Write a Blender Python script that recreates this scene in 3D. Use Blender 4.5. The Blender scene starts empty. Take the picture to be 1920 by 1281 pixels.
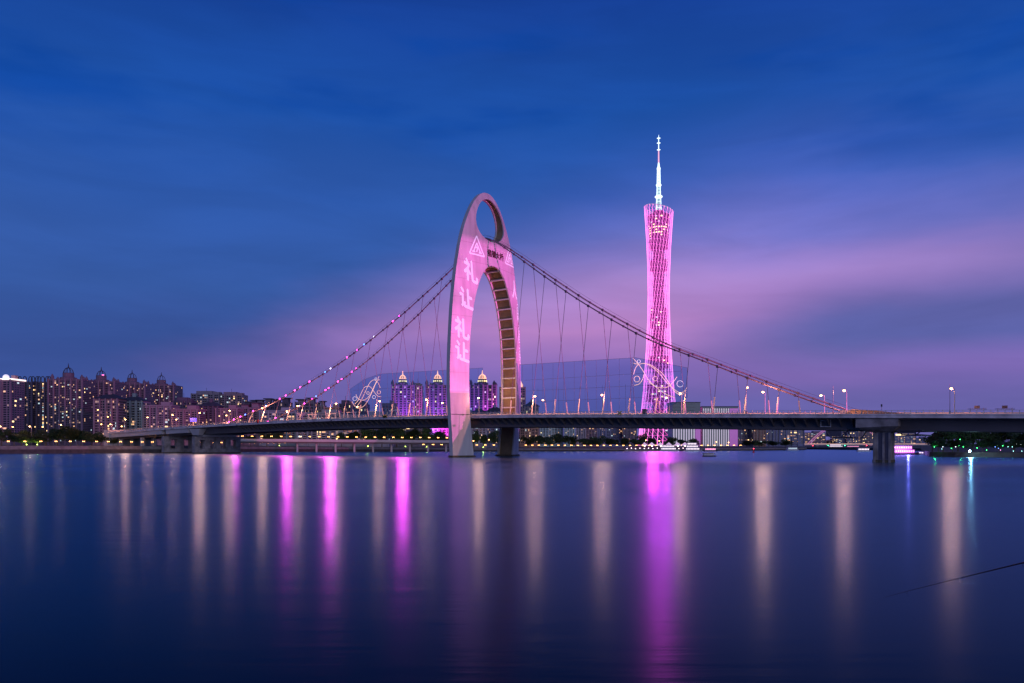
import bpy, bmesh, math, random
from mathutils import Vector, Matrix
from mathutils.geometry import delaunay_2d_cdt
from mathutils.bvhtree import BVHTree
import numpy as np

R = math.radians
rnd = random.Random(7)
sc = bpy.context.scene
col = sc.collection

# ------------------------------------------------------------------ camera
F, HZ, CH = 1450.0, 832.0, 6.5            # focal length and horizon row in photograph pixels, eye height in metres
cam_d = bpy.data.cameras.new('camera')
cam = bpy.data.objects.new('camera', cam_d)
col.objects.link(cam)
cam.location = (0, 0, CH)
cam.rotation_euler = (R(90), 0, 0)
cam_d.sensor_width = 36.0
cam_d.lens = 36.0 * F / 1920.0
cam_d.shift_y = (HZ - 640.5) / 1920.0
cam_d.clip_start = 0.3
cam_d.clip_end = 20000
sc.camera = cam

sc.view_settings.view_transform = 'Standard'
sc.view_settings.look = 'None'
sc.view_settings.exposure = 0.0
sc.view_settings.gamma = 1.0
sc.cycles.use_denoising = True
try:
    sc.cycles.denoiser = 'OPENIMAGEDENOISE'
except Exception:
    pass
sc.cycles.max_bounces = 6
sc.cycles.transparent_max_bounces = 12
sc.cycles.sample_clamp_indirect = 3.0
sc.cycles.sample_clamp_direct = 40.0
sc.cycles.blur_glossy = 0.3


def lin(r, g, b):
    f = lambda c: (c / 255 / 12.92) if c / 255 <= 0.04045 else ((c / 255 + 0.055) / 1.055) ** 2.4
    return (f(r), f(g), f(b), 1.0)


class NT:
    """small helper to wire shader nodes"""
    def __init__(self, tree):
        self.t = tree
        self.n = tree.nodes
        self.l = tree.links

    def new(self, kind, **kw):
        nd = self.n.new(kind)
        for k, v in kw.items():
            setattr(nd, k, v)
        return nd

    def set(self, sock, v):
        if hasattr(v, 'is_linked'):
            self.l.new(v, sock)
        else:
            sock.default_value = v

    def m(self, op, a, b=0.0, c=None, clamp=False):
        nd = self.new('ShaderNodeMath', operation=op, use_clamp=clamp)
        self.set(nd.inputs[0], a)
        self.set(nd.inputs[1], b)
        if c is not None:
            self.set(nd.inputs[2], c)
        return nd.outputs[0]

    def smooth(self, v, a, b, lo=0.0, hi=1.0):
        nd = self.new('ShaderNodeMapRange', interpolation_type='SMOOTHSTEP')
        self.set(nd.inputs[0], v)
        for i, x in enumerate((a, b, lo, hi)):
            nd.inputs[1 + i].default_value = x
        return nd.outputs[0]

    def ramp(self, v, stops):
        nd = self.new('ShaderNodeValToRGB')
        e = nd.color_ramp.elements
        while len(e) < len(stops):
            e.new(0.5)
        for el, (p, c) in zip(e, stops):
            el.position = p
            el.color = c
        self.l.new(v, nd.inputs[0])
        return nd.outputs[0]

    def mix(self, f, a, b, blend='MIX'):
        nd = self.new('ShaderNodeMix', data_type='RGBA', blend_type=blend)
        self.set(nd.inputs[0], f)
        self.set(nd.inputs[6], a)
        self.set(nd.inputs[7], b)
        return nd.outputs[2]


# ------------------------------------------------------------------ dusk sky
world = bpy.data.worlds.new('World')
sc.world = world
world.use_nodes = True
w = NT(world.node_tree)
w.n.clear()
tc = w.new('ShaderNodeTexCoord')
sep = w.new('ShaderNodeSeparateXYZ')
w.l.new(tc.outputs['Generated'], sep.inputs[0])
X, Y, Z = sep.outputs
hor = w.m('SQRT', w.m('ADD', w.m('MULTIPLY', X, X), w.m('MULTIPLY', Y, Y)))
tanv = w.m('DIVIDE', Z, w.m('MAXIMUM', hor, 0.02))           # tangent of the elevation
az = w.m('ARCTAN2', X, Y)                                    # 0 ahead, + to the right
cmb = w.new('ShaderNodeCombineXYZ')
w.l.new(w.m('MULTIPLY', az, 2.2), cmb.inputs[0])
w.l.new(w.m('MULTIPLY', w.m('MINIMUM', tanv, 2.0), 7.0), cmb.inputs[1])
n1 = w.new('ShaderNodeTexNoise')
n1.inputs['Scale'].default_value = 1.3
n1.inputs['Detail'].default_value = 4
n1.inputs['Roughness'].default_value = 0.5
w.l.new(cmb.outputs[0], n1.inputs['Vector'])
nz = w.m('SUBTRACT', n1.outputs[0], 0.5)
tv = w.m('ADD', tanv, w.m('MULTIPLY', nz, 0.10))             # cloud wisps bend the bands
rv = w.m('DIVIDE', w.m('MAXIMUM', tv, 0.0), 1.2, clamp=True)
S = lambda t: t / 1.2
blue = w.ramp(rv, [(S(0.0), lin(72, 82, 146)), (S(0.06), lin(60, 80, 146)), (S(0.11), lin(54, 78, 144)),
                   (S(0.18), lin(52, 86, 156)), (S(0.28), lin(48, 88, 166)), (S(0.42), lin(28, 78, 162)),
                   (S(0.57), lin(22, 62, 146)), (S(0.85), lin(6, 40, 110)), (1.0, lin(6, 34, 94))])
pink = w.ramp(rv, [(S(0.0), lin(94, 92, 160)), (S(0.05), lin(104, 96, 166)), (S(0.10), lin(134, 106, 180)),
                   (S(0.15), lin(178, 128, 194)), (S(0.20), lin(162, 130, 198)), (S(0.26), lin(112, 114, 194)), (S(0.33), lin(72, 98, 186)),
                   (S(0.42), lin(48, 84, 174)), (S(0.57), lin(26, 62, 150)), (1.0, lin(6, 34, 94))])
azn = w.m('ADD', az, w.m('MULTIPLY', nz, 0.30))
lift = w.m('MULTIPLY', w.m('SUBTRACT', tanv, 0.15), 2.0)
lift = w.m('MINIMUM', w.m('MAXIMUM', lift, -0.1), 0.6)
glow = w.m('MULTIPLY', w.smooth(w.m('SUBTRACT', azn, lift), -0.42, 0.06), w.smooth(w.m('ADD', azn, lift), 0.62, 1.15, 1.0, 0.0))
skyc = w.mix(glow, blue, pink)
# slate cloud bank low on the right
bank = w.m('MULTIPLY', w.smooth(w.m('ADD', tanv, w.m('MULTIPLY', nz, 0.05)), 0.075, 0.125),
           w.smooth(w.m('SUBTRACT', w.m('ADD', tanv, w.m('MULTIPLY', nz, 0.06)), w.m('MULTIPLY', az, 0.09)), 0.10, 0.19, 1.0, 0.0))
bank = w.m('MULTIPLY', bank, w.smooth(az, 0.14, 0.42))
skyc = w.mix(w.m('MULTIPLY', bank, 0.95), skyc, lin(84, 94, 160))
# the low air on the right is greyer
low = w.m('MULTIPLY', w.smooth(tanv, 0.03, 0.10, 1.0, 0.0), w.smooth(az, 0.2, 0.4))
skyc = w.mix(w.m('MULTIPLY', low, 0.7), skyc, lin(100, 96, 162))
# high dark blotches of thin cloud
hi = w.m('MULTIPLY', w.smooth(n1.outputs[0], 0.50, 0.68), w.smooth(tanv, 0.28, 0.45))
skyc = w.mix(w.m('MULTIPLY', hi, 0.7), skyc, lin(8, 66, 156))
# thin veils of cloud, lighter and darker
cm2 = w.new('ShaderNodeCombineXYZ')
w.l.new(w.m('ADD', w.m('MULTIPLY', az, 3.0), w.m('MULTIPLY', tanv, 1.5)), cm2.inputs[0])
w.l.new(w.m('MULTIPLY', w.m('MINIMUM', tanv, 2.0), 14.0), cm2.inputs[1])
n3 = w.new('ShaderNodeTexNoise')
n3.inputs['Scale'].default_value = 1.1
n3.inputs['Detail'].default_value = 6
n3.inputs['Roughness'].default_value = 0.55
n3.inputs['Distortion'].default_value = 0.5
w.l.new(cm2.outputs[0], n3.inputs['Vector'])
veil = w.smooth(n3.outputs[0], 0.3, 0.72, 0.96, 1.12)
vc = w.new('ShaderNodeCombineColor')
for i_ in range(3):
    w.l.new(veil, vc.inputs[i_])
skyc = w.mix(1.0, skyc, vc.outputs[0], 'MULTIPLY')
bg = w.new('ShaderNodeBackground')
w.l.new(skyc, bg.inputs[0])
bg.inputs[1].default_value = 1.04
wo = w.new('ShaderNodeOutputWorld')
w.l.new(bg.outputs[0], wo.inputs[0])

# soft glow of the eastern twilight sky behind the camera's right shoulder
sun_d = bpy.data.lights.new('twilight', 'SUN')
sun_d.energy = 0.65
sun_d.angle = R(45)
sun_d.color = (0.86, 0.79, 1.0)
sun = bpy.data.objects.new('twilight', sun_d)
col.objects.link(sun)
sun.rotation_euler = Vector((-0.30, 0.88, -0.36)).to_track_quat('-Z', 'Y').to_euler()

# ------------------------------------------------------------------ materials
MATS = {}


def mat(name, base, rough=0.7, var=0.15, scale=0.4, metal=0.0, emit=None, estr=0.0, spec=0.4):
    if name in MATS:
        return MATS[name]
    m = bpy.data.materials.new(name)
    m.use_nodes = True
    t = NT(m.node_tree)
    b = t.n['Principled BSDF']
    if var > 0:
        tx = t.new('ShaderNodeTexCoord')
        nn = t.new('ShaderNodeTexNoise')
        nn.inputs['Scale'].default_value = scale
        nn.inputs['Detail'].default_value = 6
        t.l.new(tx.outputs['Object'], nn.inputs['Vector'])
        hi_c = tuple(min(1, c * (1 + var)) for c in base) + (1,)
        lo_c = tuple(c * (1 - var) for c in base) + (1,)
        c = t.ramp(nn.outputs[0], [(0.3, lo_c), (0.7, hi_c)])
        t.l.new(c, b.inputs['Base Color'])
    else:
        b.inputs['Base Color'].default_value = tuple(base) + (1,)
    b.inputs['Roughness'].default_value = rough
    b.inputs['Metallic'].default_value = metal
    b.inputs['Specular IOR Level'].default_value = spec
    if emit:
        b.inputs['Emission Color'].default_value = tuple(emit) + (1,)
        b.inputs['Emission Strength'].default_value = estr
        m.cycles.emission_sampling = 'NONE'      # the lamps' light objects do the lighting
    MATS[name] = m
    return m


def glowmat(name, c, s):
    return mat(name, (0.5, 0.5, 0.5), 0.5, 0.0, emit=c, estr=s)


M = dict(
    concrete=mat('pale_concrete', (0.50, 0.48, 0.47), 0.75, 0.10, 0.12),
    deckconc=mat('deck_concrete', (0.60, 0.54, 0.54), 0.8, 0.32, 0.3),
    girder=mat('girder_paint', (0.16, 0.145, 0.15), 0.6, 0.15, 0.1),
    asphalt=mat('asphalt', (0.05, 0.05, 0.052), 0.9, 0.2, 0.6),
    pierc=mat('pier_concrete', (0.27, 0.245, 0.24), 0.85, 0.4, 0.35),
    stain=mat('waterline_stain', (0.10, 0.085, 0.055), 0.9, 0.45, 0.8),
    steel=mat('dark_steel', (0.10, 0.09, 0.11), 0.45, 0.1, 1.0, metal=0.3),
    cable=mat('cable_paint', (0.19, 0.15, 0.19), 0.5, 0.1, 1.0),
    white=mat('white_paint', (0.7, 0.7, 0.7), 0.5, 0.06, 1.0),
    cream=mat('cream_paint', (0.50, 0.48, 0.42), 0.5, 0.08, 1.0),
    ochre=mat('ochre_panel', (0.27, 0.19, 0.10), 0.7, 0.18, 0.25),  # on the pylon linings the tan puts warm lamplight into concrete
    seam=mat('joint_black', (0.02, 0.02, 0.02), 0.8, 0.0),
    redblack=mat('dark_red_lettering', (0.06, 0.01, 0.012), 0.6, 0.0),
    bank=mat('embankment_stone', (0.20, 0.18, 0.17), 0.9, 0.3, 0.35),
    bankdark=mat('wet_revetment', (0.06, 0.052, 0.05), 0.8, 0.35, 0.5),
    ground=mat('ground_earth', (0.09, 0.085, 0.07), 0.95, 0.3, 0.05),
    bark=mat('bark', (0.10, 0.075, 0.05), 0.9, 0.3, 2.0),
    leaf1=mat('leaf_dark', (0.028, 0.055, 0.02), 0.8, 0.45, 0.5),
    leaf2=mat('leaf_mid', (0.045, 0.08, 0.025), 0.8, 0.45, 0.5),
    glassd=mat('dark_window_glass', (0.02, 0.025, 0.035), 0.12, 0.0, spec=0.6),
    roofd=mat('dark_roof', (0.05, 0.05, 0.07), 0.7, 0.2, 0.3),
    red=mat('red_paint', (0.5, 0.03, 0.03), 0.5, 0.05),
    yellow=mat('yellow_paint', (0.55, 0.42, 0.06), 0.5, 0.1),
    bluesign=mat('blue_sign', (0.02, 0.03, 0.5), 0.5, 0.0, emit=(0.04, 0.03, 0.8), estr=0.9),
    green=mat('green_cloth', (0.02, 0.12, 0.06), 0.8, 0.2),
    hullw=mat('boat_hull_white', (0.6, 0.6, 0.62), 0.4, 0.05),
    hulld=mat('boat_hull_dark', (0.05, 0.03, 0.04), 0.4, 0.05),
    lampw=glowmat('lamp_warm', (1.0, 0.45, 0.13), 30),
    lampp=glowmat('promenade_warm', (1.0, 0.42, 0.11), 14),
    lampwhite=glowmat('lamp_white', (0.6, 0.95, 1.0), 400),
    lampcool=glowmat('lamp_cool', (0.7, 0.95, 1.0), 60),
    win_dim=glowmat('window_dim', (1.0, 0.55, 0.28), 0.35),
    win_warm=glowmat('window_warm', (1.0, 0.50, 0.20), 1.1),
    win_cool=glowmat('window_cool', (0.62, 0.86, 0.90), 0.8),
    win_yel=glowmat('window_yellow', (1.0, 0.68, 0.26), 2.2),
    c_pink=glowmat('cable_light_pink', (1.0, 0.02, 0.42), 18),
    c_mag=glowmat('cable_light_magenta', (1.0, 0.012, 0.50), 18),
    c_blue=glowmat('cable_light_blue', (0.03, 0.14, 1.0), 10),
    c_wht=glowmat('cable_light_white', (0.7, 0.6, 1.0), 6),
    c_red=glowmat('signal_red', (1.0, 0.03, 0.06), 14),
    c_grn=glowmat('signal_green', (0.03, 1.0, 0.3), 12),
    dome_on=glowmat('dome_light', (1.0, 0.36, 0.20), 2.4),
    t_col=glowmat('tower_column_light', (1.0, 0.20, 0.68), 2.1),
    t_ring=glowmat('tower_ring_light', (0.9, 0.06, 0.58), 1.4),
    t_brace=glowmat('tower_brace_light', (0.95, 0.08, 0.60), 1.6),
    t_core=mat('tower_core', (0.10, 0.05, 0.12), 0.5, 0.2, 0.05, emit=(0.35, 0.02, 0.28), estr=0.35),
    t_rim=mat('tower_rim', (0.6, 0.55, 0.65), 0.5, 0.0, emit=(0.6, 0.45, 0.8), estr=0.35),
    mast=glowmat('mast_light', (0.72, 0.94, 1.0), 1.6),
    mast_r=glowmat('mast_red', (1.0, 0.45, 0.62), 1.0),
    mast_d=mat('mast_panel', (0.25, 0.33, 0.36), 0.5, 0.0, emit=(0.4, 0.7, 0.8), estr=0.2),
    neon=glowmat('neon_peach', (1.0, 0.58, 0.45), 0.75),
    neonb=glowmat('neon_blue', (0.62, 0.72, 1.0), 0.7),
    letter=mat('projection_decal_glow', (0.75, 0.75, 0.78), 0.7, 0.0, emit=(0.40, 0.42, 0.60), estr=0.45),  # self-glowing decals stand in for light projected on the pylon
    boatlit=glowmat('boat_lights', (1.0, 0.80, 0.86), 1.6),
    boatpink=glowmat('boat_pink_lights', (1.0, 0.28, 0.48), 2.2),
    stripe=glowmat('facade_stripe_light', (0.92, 0.80, 1.0), 0.42),
    tealg=mat('teal_glass', (0.03, 0.10, 0.12), 0.15, 0.1, 0.05, spec=0.6),
    lilac=mat('lilac_lit_wall', (0.55, 0.30, 0.55), 0.6, 0.05, 0.1, emit=(0.42, 0.12, 0.45), estr=0.55),  # own glow stands in for purple light falling on the end wall
)


# ------------------------------------------------------------------ geometry helpers
def at(px, py, Yd):
    """world point seen at a photograph pixel when it stands Yd metres away"""
    return Vector(((px - 960) / F * Yd, Yd, CH + (HZ - py) / F * Yd))


class MB:
    def __init__(self):
        self.v = []
        self.f = []

    def add(self, vs, fs):
        o = len(self.v)
        self.v += [Vector(p) for p in vs]
        self.f += [tuple(i + o for i in q) for q in fs]
        return self

    def box(self, c, half, ax=None):
        """box about c; ax = three unit vectors"""
        c = Vector(c)
        ax = ax or (Vector((1, 0, 0)), Vector((0, 1, 0)), Vector((0, 0, 1)))
        vs = []
        for k in (-1, 1):
            for j in (-1, 1):
                for i in (-1, 1):
                    vs.append(c + ax[0] * (i * half[0]) + ax[1] * (j * half[1]) + ax[2] * (k * half[2]))
        return self.add(vs, [(0, 2, 3, 1), (4, 5, 7, 6), (0, 1, 5, 4), (2, 6, 7, 3), (0, 4, 6, 2), (1, 3, 7, 5)])

    def quad(self, a, b, c, d):
        return self.add([a, b, c, d], [(0, 1, 2, 3)])

    def tube(self, pts, rad, n=6, cap=True):
        pts = [Vector(p) for p in pts]
        rads = rad if isinstance(rad, (list, tuple)) else [rad] * len(pts)
        vs, fs = [], []
        for i, p in enumerate(pts):
            a = pts[max(i - 1, 0)]
            b = pts[min(i + 1, len(pts) - 1)]
            d = (b - a).normalized()
            up = Vector((0, 0, 1)) if abs(d.z) < 0.9 else Vector((1, 0, 0))
            e1 = d.cross(up).normalized()
            e2 = d.cross(e1)
            for k in range(n):
                t = 2 * math.pi * k / n
                vs.append(p + (e1 * math.cos(t) + e2 * math.sin(t)) * rads[i])
        for i in range(len(pts) - 1):
            for k in range(n):
                k2 = (k + 1) % n
                fs.append((i * n + k, i * n + k2, (i + 1) * n + k2, (i + 1) * n + k))
        if cap:
            fs.append(tuple(range(n - 1, -1, -1)))
            fs.append(tuple((len(pts) - 1) * n + k for k in range(n)))
        return self.add(vs, fs)

    def lathe(self, c, prof, n=12):
        """prof: list of (radius, z) about the vertical through c"""
        c = Vector(c)
        vs, fs = [], []
        for r, z in prof:
            for k in range(n):
                t = 2 * math.pi * k / n
                vs.append(c + Vector((r * math.cos(t), r * math.sin(t), z)))
        for i in range(len(prof) - 1):
            for k in range(n):
                k2 = (k + 1) % n
                fs.append((i * n + k, i * n + k2, (i + 1) * n + k2, (i + 1) * n + k))
        fs.append(tuple(range(n - 1, -1, -1)))
        fs.append(tuple((len(prof) - 1) * n + k for k in range(n)))
        return self.add(vs, fs)

    def ball(self, c, r, n=8, m=5, sq=1.0):
        return self.lathe(c, [(max(r * math.sin(math.pi * i / m), r * 0.02), -r * sq * math.cos(math.pi * i / m)) for i in range(m + 1)], n)

    def build(self, name, material, parent=None, smooth=False, kind=None, fix=True):
        me = bpy.data.meshes.new(name)
        base = root_loc(parent) if parent else Vector()
        me.from_pydata([p - base for p in self.v], [], self.f)
        if fix:
            bm = bmesh.new()
            bm.from_mesh(me)
            bmesh.ops.recalc_face_normals(bm, faces=bm.faces)
            bm.to_mesh(me)
            bm.free()
        if smooth:
            me.shade_smooth()
        me.materials.append(material)
        return link(name, me, parent, kind)


def link(name, me, parent=None, kind=None, loc=None):
    o = bpy.data.objects.new(name, me)
    col.objects.link(o)
    if parent:
        o.parent = parent
    if loc is not None:
        o.location = loc
    if kind:
        o['kind'] = kind
    return o


def root_loc(o):
    v = Vector()
    while o:
        v = v + Vector(o.location)
        o = o.parent
    return v


def thing(name, label, cat, loc=(0, 0, 0), group=None):
    o = bpy.data.objects.new(name, None)
    o.empty_display_size = 0.5
    col.objects.link(o)
    o.location = loc
    return tag(o, label, cat, group)


def tag(o, label, cat, group=None):
    o['label'] = label
    o['category'] = cat
    if group:
        o['group'] = group
    return o


def struct(o):
    o['kind'] = 'structure'
    return o


def dup(root, loc, label=None, group=None):
    r = root.copy()
    col.objects.link(r)
    r.location = loc
    if label:
        r['label'] = label
    if group:
        r['group'] = group
    for ch in list(root.children):
        c = ch.copy()
        col.objects.link(c)
        c.parent = r
        for g in list(ch.children):
            d = g.copy()
            col.objects.link(d)
            d.parent = c
    return r


def interp(xs, ys, x):
    return float(np.interp(x, xs, ys))


ORD = ['first', 'second', 'third', 'fourth', 'fifth', 'sixth', 'seventh', 'eighth', 'ninth', 'tenth',
       'eleventh', 'twelfth', 'thirteenth', 'fourteenth', 'fifteenth', 'sixteenth', 'seventeenth', 'eighteenth',
       'nineteenth', 'twentieth']


def ordn(i):
    if i < 20:
        return ORD[i]
    n = i + 1
    suf = 'th' if 10 <= n % 100 <= 20 else {1: 'st', 2: 'nd', 3: 'rd'}.get(n % 10, 'th')
    return '%d%s' % (n, suf)


# ------------------------------------------------------------------ water and land
wm = bpy.data.materials.new('river_water')
wm.use_nodes = True
t = NT(wm.node_tree)
t.n.clear()
tx = t.new('ShaderNodeTexCoord')


def wnoise(sx, sy, detail):
    mp_ = t.new('ShaderNodeMapping')
    mp_.inputs['Scale'].default_value = (sx, sy, 1)
    t.l.new(tx.outputs['Object'], mp_.inputs[0])
    n_ = t.new('ShaderNodeTexNoise')
    n_.inputs['Scale'].default_value = 1.0
    n_.inputs['Detail'].default_value = detail
    t.l.new(mp_.outputs[0], n_.inputs['Vector'])
    return n_.outputs[0]


bp = t.new('ShaderNodeBump')                       # wind ripples
bp.inputs['Strength'].default_value = 0.13
bp.inputs['Distance'].default_value = 0.22
t.l.new(t.m('ADD', wnoise(0.10, 0.55, 5), t.m('MULTIPLY', wnoise(0.35, 2.2, 3), 0.25)), bp.inputs['Height'])
gl = t.new('ShaderNodeBsdfAnisotropic', distribution='GGX')
gl.inputs['Color'].default_value = (0.38, 0.66, 0.90, 1)          # greenish river water reflects little red
t.l.new(t.smooth(wnoise(0.006, 0.02, 3), 0.35, 0.65, 0.205, 0.25), gl.inputs['Roughness'])   # calm and ruffled patches
t.l.new(bp.outputs[0], gl.inputs['Normal'])
df = t.new('ShaderNodeBsdfDiffuse')
df.inputs['Color'].default_value = (0.002, 0.008, 0.018, 1)
fn = t.new('ShaderNodeFresnel')
fn.inputs['IOR'].default_value = 1.333
ms = t.new('ShaderNodeMixShader')
t.l.new(t.m('POWER', fn.outputs[0], 1.45), ms.inputs[0])     # wave faces turned to the eye reflect less than a flat sheet
t.l.new(df.outputs[0], ms.inputs[1])
t.l.new(gl.outputs[0], ms.inputs[2])
ou = t.new('ShaderNodeOutputMaterial')
t.l.new(ms.outputs[0], ou.inputs[0])
water = MB().quad((-6000, -400, 0), (6000, -400, 0), (6000, 9000, 0), (-6000, 9000, 0)).build('water', wm, fix=False)
struct(water)


def shore(px, Yd):
    return ((px - 960) / F * Yd, Yd)


# shoreline of the far bank, left to right: (x, y, ground height)
SH = [(-1500, 430, 5.0), (-480, 478, 5.0), shore(0, 496) + (5.0,), shore(150, 512) + (5.0,), shore(300, 540) + (4.6,), shore(450, 610) + (4.2,),
      shore(700, 632) + (3.4,), shore(900, 645) + (2.6,), shore(1100, 662) + (2.2,), shore(1300, 690) + (2.2,), shore(1420, 720) + (2.2,), shore(1510, 790) + (2.2,),
      shore(1530, 1500) + (2.2,), shore(1740, 1650) + (2.2,), (1500, 1700, 2.2), (6000, 1800, 2.2)]
lm = MB()
vs = []
for x, y, z in SH:
    vs += [(x, y, -3), (x, y + 0.01, z * 0.55), (x, y + 1.6, z * 0.55 + 0.02), (x, y + 1.7, z)]
for x, y, z in SH:
    vs.append((x * 1.0 + (x * 3 if abs(x) > 1400 else x * 2.0), 9000, 2.2))
n = len(SH)
fs_rev, fs_wall, fs_top = [], [], []
for i in range(n - 1):
    a = i * 4
    c = a + 4
    fs_rev.append((a, c, c + 1, a + 1))
    fs_wall += [(a + 1, c + 1, c + 2, a + 2), (a + 2, c + 2, c + 3, a + 3)]
    fs_top.append((a + 3, c + 3, 4 * n + i + 1, 4 * n + i))
struct(MB().add(vs, fs_top).build('ground', M['ground'], fix=False))
struct(MB().add(vs, fs_rev).build('riverbank_revetment', M['bankdark'], fix=False))
struct(MB().add(vs, fs_wall).build('riverside_walkway', M['bank'], fix=False))

# right-hand bank with the park
RB = [(192, 1500), shore(1726, 700), shore(1728, 480), shore(1742, 392), shore(1790, 378), shore(1920, 364), (262, 300), (235, 215), (215, 120), (220, -100)]
RB2 = [(1500, 1500), (1500, 1200), (1500, 900), (1500, 800), (1500, 600), (1500, 500), (1500, 400), (1500, 300), (1500, 120), (1500, -100)]
m1, m2 = MB(), MB()
for i in range(len(RB) - 1):
    (x0, y0), (x1, y1) = RB[i], RB[i + 1]
    m2.quad((x0, y0, -3), (x1, y1, -3), (x1 + 0.4, y1 + 0.3, 2.3), (x0 + 0.4, y0 + 0.3, 2.3))
    m1.quad((x0 + 0.4, y0 + 0.3, 2.3), (x1 + 0.4, y1 + 0.3, 2.3), RB2[i + 1] + (2.6,), RB2[i] + (2.6,))
struct(m1.build('park_ground', M['ground'], fix=False))
struct(m2.build('park_bank_wall', M['bankdark'], fix=False))
# quay the photographer stands on
struct(MB().box((0, -26, 1.9), (150, 28, 3.0)).build('near_quay', M['bank']))


def ground_z(x, y):
    xs = [p[0] for p in SH]
    return interp(xs, [p[2] for p in SH], x)


# ------------------------------------------------------------------ the suspension bridge
TH = R(36)
D2 = Vector((-math.cos(TH), math.sin(TH), 0))       # along the bridge, away to the left
T2 = Vector((math.sin(TH), math.cos(TH), 0))        # across it, away from the camera
UP = Vector((0, 0, 1))
BC = Vector((-13, 385, 0))
AX = (D2, T2, UP)


def B(s, u, z):
    return BC + D2 * s + T2 * u + UP * z


DS = [-400, -330, -224, -207, -175, -137, -93, -40, 24, 62, 104, 152, 207, 270, 305, 345]
DZ = [11.5, 13.2, 15.7, 16.1, 16.8, 17.6, 18.55, 19.6, 20.3, 20.5, 20.25, 19.6, 18.6, 17.1, 16.1, 14.9]


def dz(s):
    return interp(DS, DZ, s)


def s_at(px, u):
    r = (px - 960) / F
    P = BC + T2 * u
    return (r * P.y - P.x) / (D2.x - r * D2.y)


def z_at(px, py, u):
    s = s_at(px, u)
    return CH + (HZ - py) / F * (BC + T2 * u + D2 * s).y


bridge = thing('suspension_bridge', 'long suspension bridge with pink lit single arch pylon crossing the river', 'bridge', B(0, 0, 0))


def sweep(sec, s0, s1, step, name, m, parent, kind=None, closed=True):
    mb = MB()
    ns = max(2, int(round((s1 - s0) / step)) + 1)
    k = len(sec)
    vs, fs = [], []
    for i in range(ns):
        s = s0 + (s1 - s0) * i / (ns - 1)
        for u, z in sec:
            vs.append(B(s, u, dz(s) + z))
    for i in range(ns - 1):
        for j in range(k if closed else k - 1):
            j2 = (j + 1) % k
            fs.append((i * k + j, i * k + j2, (i + 1) * k + j2, (i + 1) * k + j))
    if closed:
        fs.append(tuple(range(k)))
        fs.append(tuple((ns - 1) * k + j for j in reversed(range(k))))
    mb.add(vs, fs)
    return mb.build(name, m, parent, kind=kind)


deck = sweep([(-17.6, 0), (17.6, 0), (17.6, -1.35), (16.6, -1.45), (13.2, -1.9), (-13.2, -1.9), (-16.6, -1.45), (-17.6, -1.35)],
             -400, 345, 6, 'deck_slab', M['deckconc'], bridge)
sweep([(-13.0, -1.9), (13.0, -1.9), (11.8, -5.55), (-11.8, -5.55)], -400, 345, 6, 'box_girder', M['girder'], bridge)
sweep([(-14.6, 0.006), (-1.2, 0.006), (-1.2, -0.1), (-14.6, -0.1)], -400, 345, 6, 'roadway', M['asphalt'], bridge)
sweep([(1.2, 0.006), (14.6, 0.006), (14.6, -0.1), (1.2, -0.1)], -400, 345, 6, 'roadway', M['asphalt'], bridge)
sweep([(-0.35, 0), (0.35, 0), (0.18, 1.0), (-0.18, 1.0)], -400, 345, 6, 'median_barrier', M['concrete'], bridge)
for u in (-17.72, 17.72):
    sg = 1 if u > 0 else -1
    sweep([(u, 0.05), (u - sg * 0.1, 0.05), (u - sg * 0.1, -0.5), (u, -0.5)], -400, 345, 6, 'fascia_ledge', M['deckconc'], bridge)
for u in (-17.2, 17.2):
    for z in (0.45, 1.15):
        sweep([(u - 0.06, z), (u + 0.06, z), (u + 0.06, z + 0.11), (u - 0.06, z + 0.11)], -400, 345, 6, 'handrail', M['cream'], bridge)
    mb = MB()
    s = -398.0
    while s < 345:
        mb.box(B(s, u, dz(s) + 0.62), (0.09, 0.10, 0.62), AX)
        s += 1.9
    mb.build('railing_posts', M['cream'], bridge, kind='stuff', fix=False)

# cantilever brackets under the near edge
mb = MB()
mb.add([(-0.14, -16.9, -1.47), (0.14, -16.9, -1.47), (0.14, -12.4, -4.6), (-0.14, -12.4, -4.6), (-0.14, -12.4, -1.95), (0.14, -12.4, -1.95),
        (-0.14, -16.9, -1.75), (0.14, -16.9, -1.75)],
       [(0, 1, 5, 4), (6, 3, 2, 7), (0, 6, 7, 1), (0, 4, 3, 6), (1, 7, 2, 5), (4, 5, 2, 3)])
me = bpy.data.meshes.new('bracket')
me.from_pydata([tuple(D2 * v.x + T2 * v.y + UP * v.z) for v in mb.v], [], mb.f)
me.materials.append(M['girder'])
s = -178.0
while s < 186:
    if abs(s) > 6.0:
        o = link('bracket', me, bridge)
        o.location = B(s, 0, dz(s)) - BC
    s += 4.0

# ---- pylon
OUT = [(26.3, -2), (26.6, 4), (27.0, 10), (28.0, 21), (28.6, 32), (28.6, 43), (28.2, 53), (27.7, 60), (26.8, 71), (25.6, 80), (24.3, 88),
       (22.6, 96), (20.5, 104), (18.0, 111), (15.2, 117), (12.3, 122), (9.2, 126), (6.0, 128.9), (2.8, 130.5), (0, 130.9)]
ARC = [(15.4, -2), (16.3, 4), (17.5, 12), (18.7, 21), (19.2, 32), (19.2, 43), (18.8, 52), (18.1, 60), (16.9, 67), (15.3, 74), (13.3, 80), (10.9, 85.5),
       (8.0, 90), (4.6, 93.0), (1.6, 94.0), (0, 94.2)]


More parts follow.
